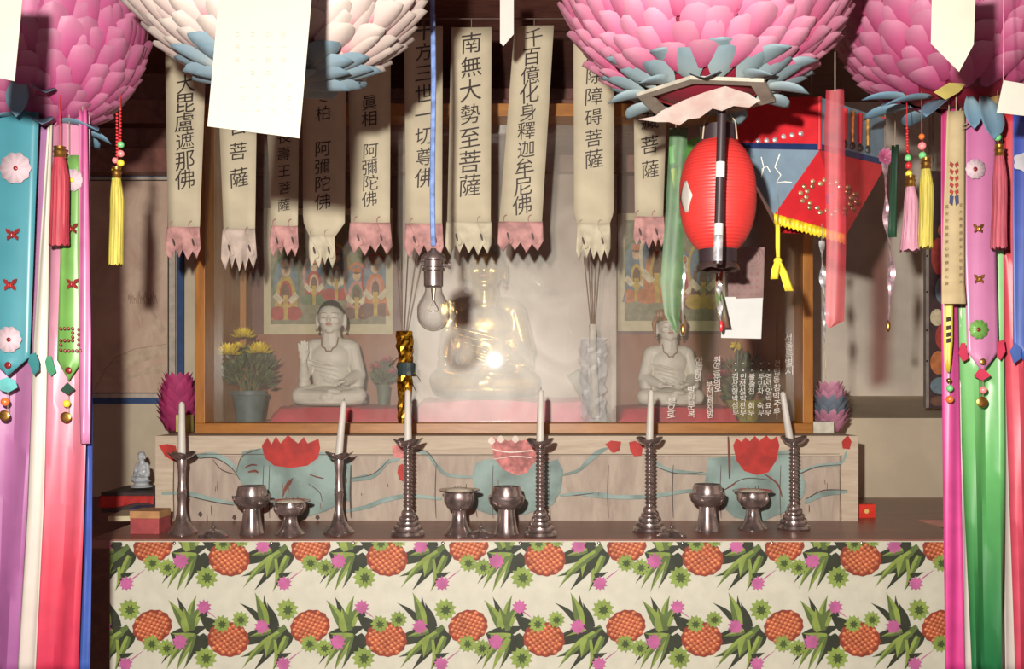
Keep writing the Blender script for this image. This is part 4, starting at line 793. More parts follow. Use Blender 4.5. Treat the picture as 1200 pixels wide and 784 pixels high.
# ================================================================ banners with brush writing
M_ban = mat('banner_paper', (194, 182, 156), .86, rough=.8, var=.06, scale=9); M_ink = mat('ink', (56, 40, 34), .7, rough=.6)
M_fp = mat('fringe_pink', (196, 146, 142), .80, rough=.8, var=.16, scale=30); M_fc = mat('fringe_cream', (194, 184, 160), .86, rough=.8, var=.08, scale=30); M_fl = mat('fringe_lilac', (192, 174, 162), .86, rough=.8, var=.1)
M_slit = mat('fringe_slit', (74, 50, 44), .8)
YBN = 2.96
def banner(label, x0t, x1t, yt, x0b, x1b, yb, yf, text, ys, ye, size, fm, taper=None, dy=0., tx=0.):
    Y = YBN+dy; t = thing('prayer_banner', label, 'banner', at((x0t+x1t)/2, yt, Y), 'paper prayer banners hanging in a row')
    mb = MB(); rows = [(yt, x0t, x1t), (yb, x0b, x1b)]
    if taper: ya, ta, tb = taper; f = (ya-yt)/(yb-yt); rows = [(yt, x0t, x1t), (ya, x0t+(x0b-x0t)*f*.15, x1t+(x1b-x1t)*f*.15), (ya+(yb-ya)*.35, x0t+2, x1t-2), (yb, x0b, x1b)]
    ribbon(mb, rows, Y, 0, .0015, .5, rnd.uniform(0, 6), 4, 20); mb.build('paper_strip', M_ban, t, solid=.0008)
    mb = MB(); n = len(text); xc = lambda y: ((x0t+x1t)/2+((x0b+x1b)/2-(x0t+x1t)/2)*(y-yt)/(yb-yt))+tx
    parts = text.split(' '); k0 = 0
    for w_ in parts:
        mb = MB(); f0, f1 = k0/(n-1), (k0+len(w_)-1)/(n-1); ya, yb_ = ys+(ye-ys)*f0, ys+(ye-ys)*f1; vtext(mb, w_, xc(ya), ya, xc(yb_), yb_, size, Y-.0035, 0, shear=.16); mb.build('brush_writing', M_ink, t, smooth=False, keepn=True); k0 += len(w_)+1
    pass
    # cut paper fringe: one band with a toothed, gently curling lower edge
    mb = MB(); k = rnd.choice((4, 5)); w = (x1b-x0b)/5; P = []; nc = k*4; ph_ = rnd.uniform(0, 6); fl_ = rnd.uniform(.02, .10)
    for q in range(9):
        s = q/8; row = []
        for j in range(nc+1):
            u = j/nc; tooth = abs(((u*k) % 1)-.5)*2; L = (yf-yb+3)*(1-.30*tooth+.05*math.sin(u*9+ph_)); xm = (x0b+x1b)/2+(u-.5)*(x1b-x0b)*(1.03+fl_*s)
            row.append(at(xm, yb-2+L*s, Y-.003)+Vector((0, -.004-.006*s*math.sin(u*k*math.pi+ph_)-.004*math.sin(s*3+u*7), 0)))
        P.append(row)
    mb.grid(P, 0); mb.build('fringe', fm, t, solid=.0007)
    for i in (0, 3):
        mb = MB()
        xm = x0b+w*(i+1.0)+rnd.uniform(-1, 1); y = yb+(yf-yb)*.45
        for rr in (1.,): mb.poly([at(xm+1.3*math.cos(a)+1.0*math.sin(a), y+4.5*math.sin(a), Y-.0190) for a in [2*math.pi*q/12 for q in range(12)]], 0)
        mb.build('slit', M_slit, t, smooth=False, keepn=True)
        mb = MB(); mb.tube([at(xm+5.5*math.sin(a*.9), y-8+17*math.sin(a/2+.1), Y-.0185) for a in [-math.pi+2*math.pi*q/14 for q in range(15)]], .0011, 5); mb.build('curled_edge', fm, t)
    mb = MB(); p, q = at((x0t+x1t)/2, yt, Y), at((x0t+x1t)/2, yt-6, Y)
    p.z -= .004; q.z = ZL; q.y = YBN; mb.tube([p, q], .0008, 5); mb.build('hanging_thread', M_stick, t)
ZL = at(0, 22, YBN).z
mb = MB(); mb.tube([(XL, YBN, ZL+.01), (-.9, YBN, ZL), (0, YBN, ZL), (.9, YBN, ZL), (XR, YBN, ZL+.01)], .0015, 6); mb.build('hanging_wire', M_darkst, base=(0, YBN, ZL), label='thin dark wire strung above the row of paper banners', cat='wire')
B = banner
B('banner with pink fringe nearest the painted screen, last character above bare paper', 193, 243, 40, 197, 234, 268, 303, '大毘盧遮那佛', 98, 210, 24, M_fp)
B('banner with lilac grey fringe between the screen side banner and the narrow one', 253, 302, 40, 262, 299, 270, 316, '觀世音菩薩', 84, 208, 23, M_fl, dy=.02)
B('narrow banner of crowded small writing with a deep pink fringe', 308, 352, 40, 318, 349, 267, 299, '無量長壽王菩薩', 120, 240, 16, M_fp, dy=.03)
B('banner tapering to a narrow cream fringe in the shade of the white lotus', 354, 406, 40, 363, 392, 278, 312, '冬柏 阿彌陀佛', 112, 236, 19, M_fc, (252, 0, 0), dy=.0)
B('banner with wide pink zigzag fringe behind the edge of the white lotus', 407, 458, 40, 411, 457, 263, 297, '眞相 阿彌陀佛', 120, 233, 20, M_fp, dy=.03)
B('banner with pink fringe behind the light bulb cord', 473, 519, 30, 476, 518, 264, 300, '十方三世一切尊佛', 36, 208, 23, M_fp, dy=.05, tx=1)
B('wide straight banner with cream fringe next to the light bulb', 529, 576, 32, 524, 575, 262, 297, '南無大勢至菩薩', 50, 217, 26, M_fc)
B('slanting banner with ten brushed characters and a pale pink fringe', 603, 649, 30, 585, 635, 262, 294, '千百億化身釋迦牟尼佛', 44, 240, 23, M_fp, dy=.02)
B('banner tapering to ragged cream fringe below the large pink lotus', 672, 720, 36, 677, 714, 264, 304, '滅除障碍菩薩', 64, 186, 22, M_fc, (246, 0, 0))
B('banner with pink fringe half hidden by the green film ribbon', 742, 784, 40, 744, 777, 256, 290, '地藏菩薩', 112, 198, 22, M_fp, dy=.02)

# ================================================================ light bulb on its cord
YLB = 2.02; q0, q1 = at(507, -60, YLB), at(508, 293, YLB)
lb = thing('light_bulb', 'clear light bulb in a metal socket hanging on a blue cord', 'light bulb', q1)
mb = MB(); pts = [at(506.5+1.2*math.sin(y*.02)+(2 if y > 40 else 0)*(y-40)/260, y, YLB) for y in range(-60, 294, 12)]; pts[0].z = ZC
mb.tube(pts, .0052, 8, 0)
mb.build('cord', mat('blue_cord', (112, 136, 190), .75, rough=.5, var=.2, scale=60), lb)
s = YLB/F
mb = MB(); mb.lathe(px_prof([(3, 0), (4, -2), (5.5, -3), (12, -7), (14.5, -11), (14.5, -14), (11.5, -15), (11.5, -22), (13, -23), (13, -26), (11.5, -27), (11.2, -44), (9.5, -46)], s), q1+Vector((0, 0, .003)), 28); mb.build('socket', mat('socket_metal', (168, 154, 150), .9, rough=.25, metal=.9, var=.2), lb)
mb = MB(); c = q1+Vector((0, 0, -18*s)); mb.tube([c+Vector((9*s, 0, 0)), c+Vector((17*s, 0, 0)), c+Vector((17.5*s, 0, 0)), c+Vector((21*s, 0, 0))], [2*s, 2*s, 4.4*s, 4*s], 10); mb.tube([c+Vector((-11*s, 0, 2*s)), c+Vector((-15*s, 0, 2*s))], 3*s, 8); mb.build('switch_key', MATS['socket_metal'], lb)
zb_ = q1+Vector((0, 0, -45*s)); mb = MB(); prof = [(9.8, 1)]+[(9.8+9.4*(.5-.5*math.cos(math.pi*i/8)), -i*3.0) for i in range(1, 9)]+[(19.2*math.cos(R(a)), -31-19.2*math.sin(R(a))*1.0) for a in range(10, 91, 10)]; prof[-1] = (.05, -50.2)
mb.lathe(px_prof(prof, s), zb_, 32, cap=False); gb = mb.build('glass_bulb', clear_mat('bulb_glass', .03, .04, edge=.07), lb)
mb = MB(); mb.tube([zb_, zb_+Vector((0, 0, -14*s))], [3*s, 1.6*s], 10); mb.tube([zb_+Vector((0, 0, -13*s)), zb_+Vector((-6*s, 0, -25*s)), zb_+Vector((-4*s, 0, -27*s)), zb_+Vector((0, 0, -26*s)), zb_+Vector((4*s, 0, -27*s)), zb_+Vector((6*s, 0, -25*s)), zb_+Vector((0, 0, -13*s))], .6*s, 5); mb.build('filament', mat('filament_wire', (190, 180, 160), 1., rough=.3, metal=1.), lb)

# ================================================================ paper lotus lanterns
def lotus(label, px, py, Y, rpx, squash, pm, dens, sepm, sepals, plen, base_m, skip_low=-74, seed=1, top=55, tint=None, alt=None, pw_=1.0, stick=.30, row=9.5):
    global rnd; rr = random.Random(seed); c = at(px, py, Y); s = Y/F; Rr = rpx*s*.93; Rz = Rr*squash
    t = thing('lotus_lantern', label, 'lotus lantern', c)
    mb = MB(); mb.ball(c, (Rr*.95, Rr*.95, Rz*.95), 0, 16, 32, g=.02); mb.build('paper_globe', base_m, t)
    parts = {}; k = 0; ph = skip_low
    while ph < top:
        a0 = R(ph); rad = Rr*math.cos(a0); n = max(6, int(2*math.pi*rad/(plen*s*.60*pw_))); m = alt(ph) if alt else pm
        mb = parts.setdefault(m.name, (MB(), m))[0]
        for i in range(n):
            th = 2*math.pi*(i+.5*(k % 2)+rr.uniform(-.12, .12))/n; e = Vector((math.cos(th), math.sin(th), 0))
            p = c+Vector((rad*math.cos(th), rad*math.sin(th), Rz*math.sin(a0))); nn = Vector((e.x*math.cos(a0)/Rr, e.y*math.cos(a0)/Rr, math.sin(a0)/Rz)).normalized()
            d = (Vector((-e.x*math.sin(a0)*Rr, -e.y*math.sin(a0)*Rr, Rz*math.cos(a0)))).normalized(); st = stick*rr.uniform(.4, 1.7); lat = d.cross(nn)*rr.uniform(-.26, .26)
            d2 = (d+nn*st+lat).normalized(); n2 = (nn-d2*nn.dot(d2)).normalized(); L = plen*s*rr.uniform(.88, 1.12)
            petal_into(mb, p-d2*L*.12, d2, n2, L, plen*s*.92*pw_*rr.uniform(.9, 1.1), 0, .34, -.5*L/Rr+rr.uniform(.0, .12), 8, 4)
        k += 1; ph += row*.62*math.cos(R(ph*.35))
    for nm, (mb, m) in parts.items(): mb.build('petals', m, t, keepn=True)
    for az, el, L, w, dr, z in sepals:                                # blue leaves round the foot: azimuth, elevation, length, width, curl
        mb = MB(); th = R(az); e = Vector((math.cos(th), math.sin(th), 0)); d = (e*math.cos(R(el))+Vector((0, 0, math.sin(R(el))))).normalized(); up = Vector((0, 0, 1)); n2 = -(up-d*up.dot(d)); n2 = n2.normalized() if n2.length > .05 else -e
        p = c+Vector((0, 0, -Rz*z))+e*(Rr*math.sqrt(max(.02, 1-z*z))*.86); petal_into(mb, p, d, n2, L*s, w*s, 0, .35, dr, 7, 4); mb.build('sepal', sepm, t, keepn=True, solid=.0006)
    mb = MB(); mb.tube([c+Vector((0, 0, Rz*.9)), (c.x, c.y, ZC)], .002, 6); mb.build('hanging_cord', M_stick, t)
    return t, c, Rr, Rz, s
KN = .42
P_pink = gmat('pink_petal', [(0, (200, 66, 122)), (.5, (222, 104, 154)), (1, (236, 156, 188))], KN, rough=.55, island=.14, var=.06)
P_rose = gmat('rose_petal', [(0, (214, 80, 128)), (.45, (232, 124, 164)), (1, (240, 168, 192))], KN, rough=.55, island=.16, var=.06)
P_lil = gmat('bright_pink_petal', [(0, (206, 74, 134)), (.5, (224, 108, 162)), (1, (234, 150, 186))], KN, rough=.5, island=.12, var=.06)
P_whi = gmat('white_pink_petal', [(0, (226, 140, 156)), (.32, (236, 206, 200)), (1, (240, 226, 214))], KN, rough=.6, island=.10, var=.05)
P_blu = gmat('blue_white_petal', [(0, (220, 220, 212)), (.4, (172, 192, 202)), (1, (140, 170, 188))], KN, rough=.6, island=.08, var=.05)
P_sep = gmat('blue_sepal', [(0, (150, 174, 184)), (.5, (124, 158, 178)), (1, (108, 146, 172))], KN*1.35, rough=.6, island=.1, var=.08)
P_sep2 = gmat('grey_blue_sepal', [(0, (170, 182, 182)), (.5, (148, 166, 172)), (1, (130, 152, 162))], KN*1.15, rough=.6, island=.1, var=.08)
B_red = gmat('deep_pink_paper', [(0, (170, 40, 66)), (1, (180, 50, 76))], KN); B_wh = gmat('pale_globe_paper', [(0, (222, 160, 160)), (1, (222, 170, 170))], KN)
ring = lambda z, n, el, L, w, dr, off=0: [(off+360*i/n, el+rnd.uniform(-6, 6), L*rnd.uniform(.9, 1.1), w, dr, z) for i in range(n)]
lotus('pink paper lotus lantern above the turquoise sash', 40, 32, 2.02, 134, 1.0, P_lil, 1, P_sep, ring(.93, 9, -8, 52, 34, .15, 20)+[(285, -62, 52, 28, .1, .66), (262, -12, 66, 34, .1, .70), (238, -18, 62, 32, .1, .74), (250, -40, 46, 26, .1, .66), (300, -10, 60, 30, .1, .74)], 47, B_red, seed=3, pw_=1.05, stick=.08)
lotus('white paper lotus lantern with pink edges and a bluish underside', 326, -44, 1.70, 184, .88, P_whi, 1, P_sep2, [], 56, B_wh, seed=5, skip_low=-80, alt=lambda ph: P_blu if ph < -63 else P_whi, stick=.16, pw_=1.0)
t3, c3, R3, Z3, s3 = lotus('largest pink paper lotus lantern, open at the bottom above the red paper lantern', 828, -40, 1.75, 184, .98, P_rose, 1, P_sep2, ring(.86, 11, 22, 56, 44, .10, 5)+ring(.90, 9, -6, 50, 42, .05, 18), 48, B_red, seed=8, skip_low=-64, stick=.13, alt=lambda ph: P_sep2 if ph < -60 else P_rose)
t4, c4, R4, Z4, s4 = lotus('pink paper lotus lantern with drooping blue leaves, over the tassels', 1124, -14, 2.0, 156, 1.0, P_pink, 1, P_sep, [(205, -8, 78, 34, .10, .93), (228, -20, 74, 30, .12, .95), (262, -62, 46, 22, .05, .95), (285, -68, 56, 38, .05, .95), (310, 18, 70, 40, .2, .86), (335, 22, 80, 50, .3, .80), (180, 5, 60, 32, .1, .9), (30, 0, 60, 40, .1, .9), (100, 0, 60, 40, .1, .9), (140, 0, 60, 40, .1, .9)], 47, B_red, seed=11, skip_low=-64, stick=.10, pw_=1.05)
# open cardboard foot of the largest lotus with a white paper cut-out
M_cream = mat('cream_card', (216, 204, 186), KN, rough=.7); M_redin = mat('red_inner_paper', (160, 40, 46), KN, rough=.7); M_cut = mat('white_cut_paper', (228, 218, 208), KN, rough=.7, c2=(214, 178, 170), scale=22)
zr = c3.z-Z3*.93; mb = MB(); n = 6; ro, ri = 84*s3, 66*s3; V = []
for r, z in ((ro, zr), (ro, zr+.006), (ri, zr+.006), (ri, zr)): V.append([Vector((c3.x+r*math.cos(2*math.pi*(i+.12)/n), c3.y+r*math.sin(2*math.pi*(i+.12)/n), z)) for i in range(n)])
mb.grid(V+[V[0]], 0, None, True); mb.build('foot_ring', M_cream, t3, smooth=False)
mb = MB(); mb.lathe([(60*s3, zr+.008), (56*s3, zr+.05), (.01, zr+.06)], (c3.x, c3.y, 0), 12, cap=False); mb.build('inner_lining', M_redin, t3)
YQ = c3.y-.085; mb = MB(); o_ = [(748, 140), (768, 136), (775, 130), (800, 118), (826, 108), (850, 101), (862, 105), (878, 110), (890, 118), (878, 126), (860, 124), (846, 130), (835, 127), (820, 138), (806, 140), (796, 147), (784, 143), (770, 143)]
mb.slab([at(x, y, YQ-.02+.0012*(y-100)) for x, y in o_], (0, .0012, 0)); mb.build('paper_cut_out', M_cut, t3, smooth=False)
mb = MB(); mb.poly([at(x, y, c4.y-.10) for x, y in ((1094, 108), (1112, 97), (1132, 98), (1124, 108), (1108, 117))]); mb.build('yellow_scrap', mat('yellow_scrap', (226, 206, 112), KN), t4, smooth=False, keepn=True, solid=.001)
mb = MB(); pts = [at(x, y, c4.y-.06) for x, y in ((1128, 148), (1146, 134), (1160, 128), (1176, 112), (1184, 100))]; mb.tube(pts, .0014, 6); mb.tube([at(x, y, c4.y-.06) for x, y in ((1128, 152), (1150, 138), (1172, 128), (1190, 118))], .0012, 6); mb.build('wire', M_stick, t4)
mb = MB(); mb.poly([at(x, y, c4.y-.02) for x, y in ((1118, 140), (1134, 118), (1158, 96), (1176, 98), (1174, 112), (1150, 132), (1130, 146))]); mb.build('dark_opening', M_redin, t4, smooth=False, keepn=True, solid=.001)
mb = MB(); mb.poly([at(x, y, c4.y-.03) for x, y in ((1145, 132), (1150, 118), (1172, 108), (1176, 116), (1166, 128))]); mb.build('ochre_scrap', mat('ochre_paper', (206, 168, 104), KN), t4, smooth=False, keepn=True, solid=.001)

# paper wish tags hanging before the lanterns
M_tag = mat('white_card', (236, 232, 214), .20, rough=.7, var=.02, scale=4); M_tagink = mat('faint_print', (228, 223, 205), .185, rough=.7)  # white card toned down against the near flash; dimmer-lit cards use lighter copies
def card(label, pts, Y, bend=.0, name='wish_tag', m=None, cat='paper tag', text=None):
    t = thing(name, label, cat, at(pts[0][0], pts[0][1], Y)); mb = MB(); mb.slab([at(x, y, Y)+Vector((0, bend*((y-pts[0][1])/100)**2, 0)) for x, y in pts], (0, .0008, 0)); mb.build('card', m or M_tag, t, smooth=False)
    xt = sum(p[0] for p in pts if p[1] < 5)/max(1, len([p for p in pts if p[1] < 5])) if any(p[1] < 5 for p in pts) else pts[0][0]
    a = at(xt, min(p[1] for p in pts), Y); mb = MB(); mb.tube([a+Vector((0, .0004, -.003)), (a.x, Y, ZC)], .0008, 5); mb.build('thread', M_stick, t); return t
card('white card tag cut by the frame before the lotus over the turquoise sash', [(-22, -30), (27, -30), (26, 0), (17, 95), (-28, 86)], 1.30, m=mat('white_card_lightened', (240, 234, 214), .28, rough=.7, var=.02))  # white card again, colour lightened to make up for flash falloff
tb = card('large blank white card hanging before the white lotus lantern', [(258, -30), (368, -30), (365, 0), (351, 162), (243, 148), (256, 0)], 1.30)
mb = MB()
for i in range(7):
    for j in range(4): put_char(mb, rnd.choice('一二十口日'), 278+j*18+(6 if i > 3 else 0), 40+i*15, 6, 1.2985, 0)
mb.build('faint_writing', M_tagink, tb, smooth=False, keepn=True)
card('white pointed paper strip before the lotus over the tassels', [(1093, -30), (1143, -30), (1143, 0), (1141, 52), (1124, 84), (1091, 51), (1092, 0)], 1.38, m=mat('white_strip_lightened', (240, 234, 214), .36, rough=.7, var=.02))  # same white paper, colour lightened where the flash beam weakens
card('narrow slanted white paper slip above the two central banners', [(586, -20), (602, -20), (602, 40), (590, 54), (586, 50)], 2.3, m=mat('white_slip_paper', (238, 230, 222), .58, rough=.7, var=.02))  # white paper colour raised to offset its distance from the flash
t = card('small white square tag wired under the lotus over the tassels', [(1176, 94), (1212, 100), (1212, 137), (1168, 132)], 1.55, m=mat('white_tag_lightened', (240, 234, 220), .42, rough=.7, var=.02))  # white card colour lightened for its off-axis place in the flash

# ================================================================ ribbons, sashes and tassels
KR = .58
def hang(a, top=None):
    """thread up to the lantern foot it hangs from, else to the ceiling"""
    px = 600+a.x*F/a.y
    return Vector((a.x, a.y, at(0, 106, a.y).z if (px < 175 or px > 1000) else ZC))
def strip(name, label, rows, Y, m, cat='ribbon', group=None, solid=.0008, **kw):
    mb = MB(); ribbon(mb, rows, Y, 0, **kw); r0 = rows[0]; t = thing(name, label, cat, at((r0[1]+r0[2])/2, r0[0], Y), group); mb.build('ribbon_cloth', m, t, solid=solid)
    a = at((r0[1]+r0[2])/2, r0[0], Y); mb = MB(); mb.tube([a+Vector((0, 0, -.004)), hang(a)], .001, 5); mb.build('hanging_thread', M_stick, t); return t
G_pur = gmat('purple_satin', [(0, (180, 124, 172)), (.35, (196, 136, 176)), (.6, (182, 114, 164)), (1, (162, 92, 150))], KR, rough=.38, var=.06); G_cr = gmat('cream_satin', [(0, (220, 212, 196)), (1, (214, 200, 192))], KR, rough=.45, var=.04)
G_pr = gmat('pink_to_red_satin', [(0, (214, 140, 170)), (.45, (226, 160, 180)), (.62, (222, 120, 140)), (.8, (220, 76, 96)), (1, (206, 58, 88))], KR, rough=.32, var=.07); G_bl = gmat('blue_satin', [(0, (70, 84, 170)), (1, (66, 96, 176))], KR, rough=.4); G_tq = gmat('turquoise_satin', [(0, (84, 158, 174)), (1, (90, 168, 180))], KR*.85, rough=.35, var=.08, scale=9)
G_lm = gmat('lime_satin', [(0, (126, 178, 96)), (1, (132, 190, 96))], KR*.85, rough=.35); G_pk = gmat('pink_satin', [(0, (206, 96, 150)), (1, (222, 140, 184))], KR, rough=.35); G_mg = gmat('magenta_satin', [(0, (204, 70, 126)), (.5, (220, 84, 156)), (1, (216, 66, 140))], KR*.95, rough=.35)
G_gr = gmat('green_satin', [(0, (190, 222, 172)), (.35, (150, 210, 140)), (.6, (110, 186, 108)), (.85, (60, 134, 76)), (1, (36, 110, 66))], KR, rough=.35, var=.06); G_rd = gmat('red_satin', [(0, (206, 56, 66)), (.6, (226, 92, 110)), (1, (206, 70, 96))], KR, rough=.35); G_ps = gmat('orchid_satin', [(0, (206, 118, 168)), (1, (216, 140, 184))], KR*.9, rough=.33, var=.05)
YR = 2.0
strip('wide_ribbon', 'wide purple satin ribbon hanging behind the turquoise sash', [(128, -40, 62), (300, -40, 54), (440, -40, 50), (790, -40, 27)], YR, G_pur, folds=1.5, wav=.010)
strip('narrow_ribbon', 'cream ribbon between the purple and the pink ribbon', [(128, 57, 62), (260, 48, 58), (400, 38, 55), (590, 32, 51), (790, 21, 42)], YR-.012, G_cr, wav=.003)
strip('wide_ribbon', 'pink ribbon turning red towards the bottom, behind the lime sash', [(128, 57, 104), (400, 53, 106), (590, 49, 101), (790, 40, 92)], YR, G_pr, folds=1.2, wav=.009, ph=1)
strip('narrow_ribbon', 'blue ribbon along the outer edge of the pink and red ribbon', [(320, 100, 106), (480, 101, 108), (640, 98, 107), (790, 92, 105)], YR+.02, G_bl, wav=.003)
strip('narrow_ribbon', 'narrow pink ribbon overlapping the lime sash', [(128, 92, 102), (400, 91, 106), (520, 94, 105)], YR-.035, G_pk, wav=.003)
M_sil = mat('bead_metal_red', (170, 60, 60), .9, rough=.25, metal=.6); M_gb = mat('gold_coin', (186, 140, 70), .9, rough=.3, metal=.9, var=.2, scale=80); M_tul = gmat('tulle_flower', [(0, (228, 206, 208)), (1, (222, 196, 204))], KR)
def bead(mb, px, py, Y, r, m=0): mb.ball(at(px, py, Y), r*Y/F, m, 8, 12)
BM = {k: mat('bead_'+k, c, .85, rough=.25, var=.05) for k, c in (('orange', (216, 110, 52)), ('yellow', (222, 196, 60)), ('pink', (226, 130, 130)), ('green', (110, 190, 120)), ('red', (186, 44, 50)), ('gold', (200, 160, 70)), ('darkred', (120, 34, 32)))}
def sash(name, label, rows, tip, Y, m, leafm, flowers, studs, studm, pend, extras=None, leafs=()):
    t = strip(name, label, rows+[(tip[1], tip[0]-.3, tip[0]+.3)], Y, m, 'sash', wav=.003); Yf = Y-.010
    for x, y, r, fm, cm in flowers:
        mb = MB(); n = 40; c = at(x, y, Yf)
        mb.add([c+Vector((0, -.0012, 0))]+[c+Vector((r*Y/F*(1+.06*math.cos(10*2*math.pi*i/n))*math.cos(2*math.pi*i/n), -.0004, r*Y/F*(1+.06*math.cos(10*2*math.pi*i/n))*math.sin(2*math.pi*i/n))) for i in range(n)], [(0, 1+i, 1+(i+1) % n) for i in range(n)], 0, [1.]*(n+1)); fo = mb.build('cloth_flower', fm, t, keepn=True, solid=.001)
        mb = MB(); mb.ball(at(x, y, Yf-.006), (2.6*Y/F, .002, 2.6*Y/F)); mb.build('flower_centre', cm, fo)
    for x, y, r in studs:                                               # butterfly studs
        mb = MB(); c = at(x, y, Yf); q = r*Y/F
        for sx in (-1, 1):
            mb.slab([c+Vector((sx*q*a, 0, q*b)) for a, b in ((.08, .1), (.45, .75), (1, .9), (.85, .3), (.45, .05), (.8, -.3), (.75, -.8), (.3, -.5), (.08, -.15))], (0, -.003, 0))
        mb.ball(c+Vector((0, -.003, 0)), (q*.16, .003, q*.55)); mb.build('butterfly_stud', studm, t)
    mb = MB(); mb.ball(at(tip[0], tip[1]-12, Yf), (4*Y/F, .0025, 4*Y/F)); mb.build('button', studm, t)
    for pts, lm in leafs: mb = MB(); mb.slab([at(x, y, Y-.004) for x, y in pts], (0, -.0012, 0)); mb.build('felt_leaf', lm, t, smooth=False)
    mb = MB(); mb.tube([at(tip[0], tip[1]+2, Y), at(tip[0], pend[-1][1], Y)], .0006, 5); mb.build('pendant_thread', M_stick, t)
    for x, y, r, bm_, flat in pend:
        mb = MB(); mb.ball(at(x, y, Y), (r*Y/F, .002 if flat else r*Y/F, r*Y/F)); mb.build('coin_pendant' if flat else 'bead', bm_, t)
    return t
L_teal, L_green, L_dkg, L_crim, L_blue, L_lt = (mat('felt_'+n, c, KR, rough=.8) for n, c in (('teal', (48, 130, 134)), ('green', (70, 150, 110)), ('darkgreen', (28, 70, 52)), ('crimson', (206, 50, 84)), ('blue', (76, 108, 186)), ('pale_teal', (110, 196, 196))))
sash('flower_ribbon', 'turquoise pointed sash with tulle flowers and red butterfly studs', [(128, -25, 46), (240, -22, 41), (418, -17, 34)], (9, 440), YR-.06, G_tq, L_teal, [(18, 197, 18, M_tul, M_sil), (10, 398, 15, M_tul, M_sil)], [(15, 275, 8), (12, 334, 8)], M_sil, [(6, 471, 5, BM['orange'], 0), (5, 487, 6.5, M_gb, 1)],
     leafs=(([(33, 424), (36, 415), (42, 413), (46, 424), (46, 434), (40, 440)], L_teal), ([(-4, 452), (0, 445), (9, 442), (18, 446), (21, 454), (10, 460), (2, 458)], L_lt)))
sl = sash('flower_ribbon', 'lime green pointed sash with a letter shape of red beads', [(182, 68, 94), (300, 70, 93), (422, 66, 96)], (80, 446), YR-.025, G_lm, L_green, [(84, 211, 13, M_tul, BM['yellow'])], [(84, 268, 7), (85, 333, 7)], M_sil, [(78, 473, 4.5, BM['yellow'], 0), (77, 489, 6.5, M_gb, 1)],
     leafs=(([(53, 424), (55, 418), (60, 417), (66, 436), (60, 441), (55, 434)], L_green), ([(96, 434), (98, 421), (103, 421), (105, 432), (103, 439), (97, 442)], L_green), ([(71, 457), (79, 448), (88, 456), (80, 463)], L_dkg)))
for x, y in [(71+4.6*i, 385) for i in range(4)]+[(85, 390), (85, 395)]+[(71+4.6*i, 399) for i in range(4)]+[(71, 404), (71, 410)]+[(76+4.6*i, 411) for i in range(4)]+[(92, 386), (92, 392), (92, 398), (94, 411), (92, 404)]: mb = MB(); mb.ball(at(x, y, YR-.04), (1.9*YR/F, .0025, 1.9*YR/F), 0, 6, 8); mb.build('red_bead', BM['darkred'], sl)
M_tassel_grain = {}
def tassel(label, px, y0, y1, w, Y, m, beads, ring=True, strand_top=None, flare=1.15, name='tassel'):
    s = Y/F; c = at(px, y0, Y); t = thing(name, label, 'tassel', c); L = (y1-y0)*s; r = w*s/2; mb = MB(); N = 30; P = []
    for i in range(9):
        u = i/8; rad = r*(.62+.38*min(1, u*5))*(1+(flare-1)*u*u); P.append([c+Vector((rad*(1+(.10 if j % 2 else 0))*math.cos(2*math.pi*j/N)+.004*math.sin(u*5)*.3, rad*(1+(.10 if j % 2 else 0))*math.sin(2*math.pi*j/N), -L*u-(rnd.uniform(-.003, .004) if i == 8 else 0))) for j in range(N)])
    k0 = len(mb.v); mb.grid(P, 0, None, True); mb.f.append(tuple(k0+8*N+j for j in range(N))); mb.m.append(0); mb.build('threads', m, t, edge=60)
    if ring: mb = MB(); mb.lathe(px_prof([(w*.30, -2), (w*.40, 0), (w*.34, 3), (w*.42, 6), (w*.34, 9), (w*.40, 12), (w*.2, 13)], s), c, 16); mb.build('metal_ring', M_gb, t)
    st = strand_top if strand_top is not None else min([b[1] for b in beads]+[y0-13])
    mb = MB(); a = at(beads[0][0] if beads else px, st, Y); mb.tube([c+Vector((0, 0, .004)), a, hang(a)], .0009, 5); mb.build('hanging_thread', BM['red'], t)
    for x, y, rr, bm_ in beads: mb = MB(); bead(mb, x, y, Y, rr); mb.build('bead', bm_, t)
    return t
T_red = mat('tassel_red', (190, 62, 78), KR, var=.15, aniso=(60, 60, 3), scale=6); T_yel = mat('tassel_yellow', (214, 196, 84), KR, var=.15, aniso=(60, 60, 3), scale=6); T_pink = mat('tassel_pink', (214, 150, 170), KR, var=.12, aniso=(60, 60, 3), scale=6); T_ros = mat('tassel_rose', (196, 86, 104), KR, var=.15, aniso=(60, 60, 3), scale=6)
red_str = lambda x, a, b, r=1.7: [(x+.5*math.sin(y), y, r, BM['red']) for y in [a+3.4*i for i in range(int((b-a)/3.4))]]
tassel('red tassel with a gold ring hanging before the lime sash', 70, 184, 287, 18, YR-.08, T_red, [])
tassel('yellow tassel under pastel beads beside the painted screen', 136.5, 208, 310, 14, 2.03, T_yel, [(141, y, 1.6, BM['red']) for y in range(128, 166, 4)]+[(137, y, 1.6, BM['red']) for y in range(134, 184, 4)]+[(141.5, 169.5, 4, BM['green']), (141.5, 180, 4.2, BM['pink']), (141.5, 191, 4.2, BM['yellow']), (135, 188, 3.6, BM['pink']), (134.5, 199, 3.6, BM['yellow']), (134, 210, 3.2, BM['green'])], flare=1.05)
tassel('pale pink tassel on a string of red beads below the lotus', 1067, 218, 294, 14, 1.98, T_pink, red_str(1063, 150, 182)+[(1064, 185, 4, BM['green']), (1064.5, 194, 4, BM['red']), (1065, 203.5, 4, BM['yellow'])], flare=1.5)
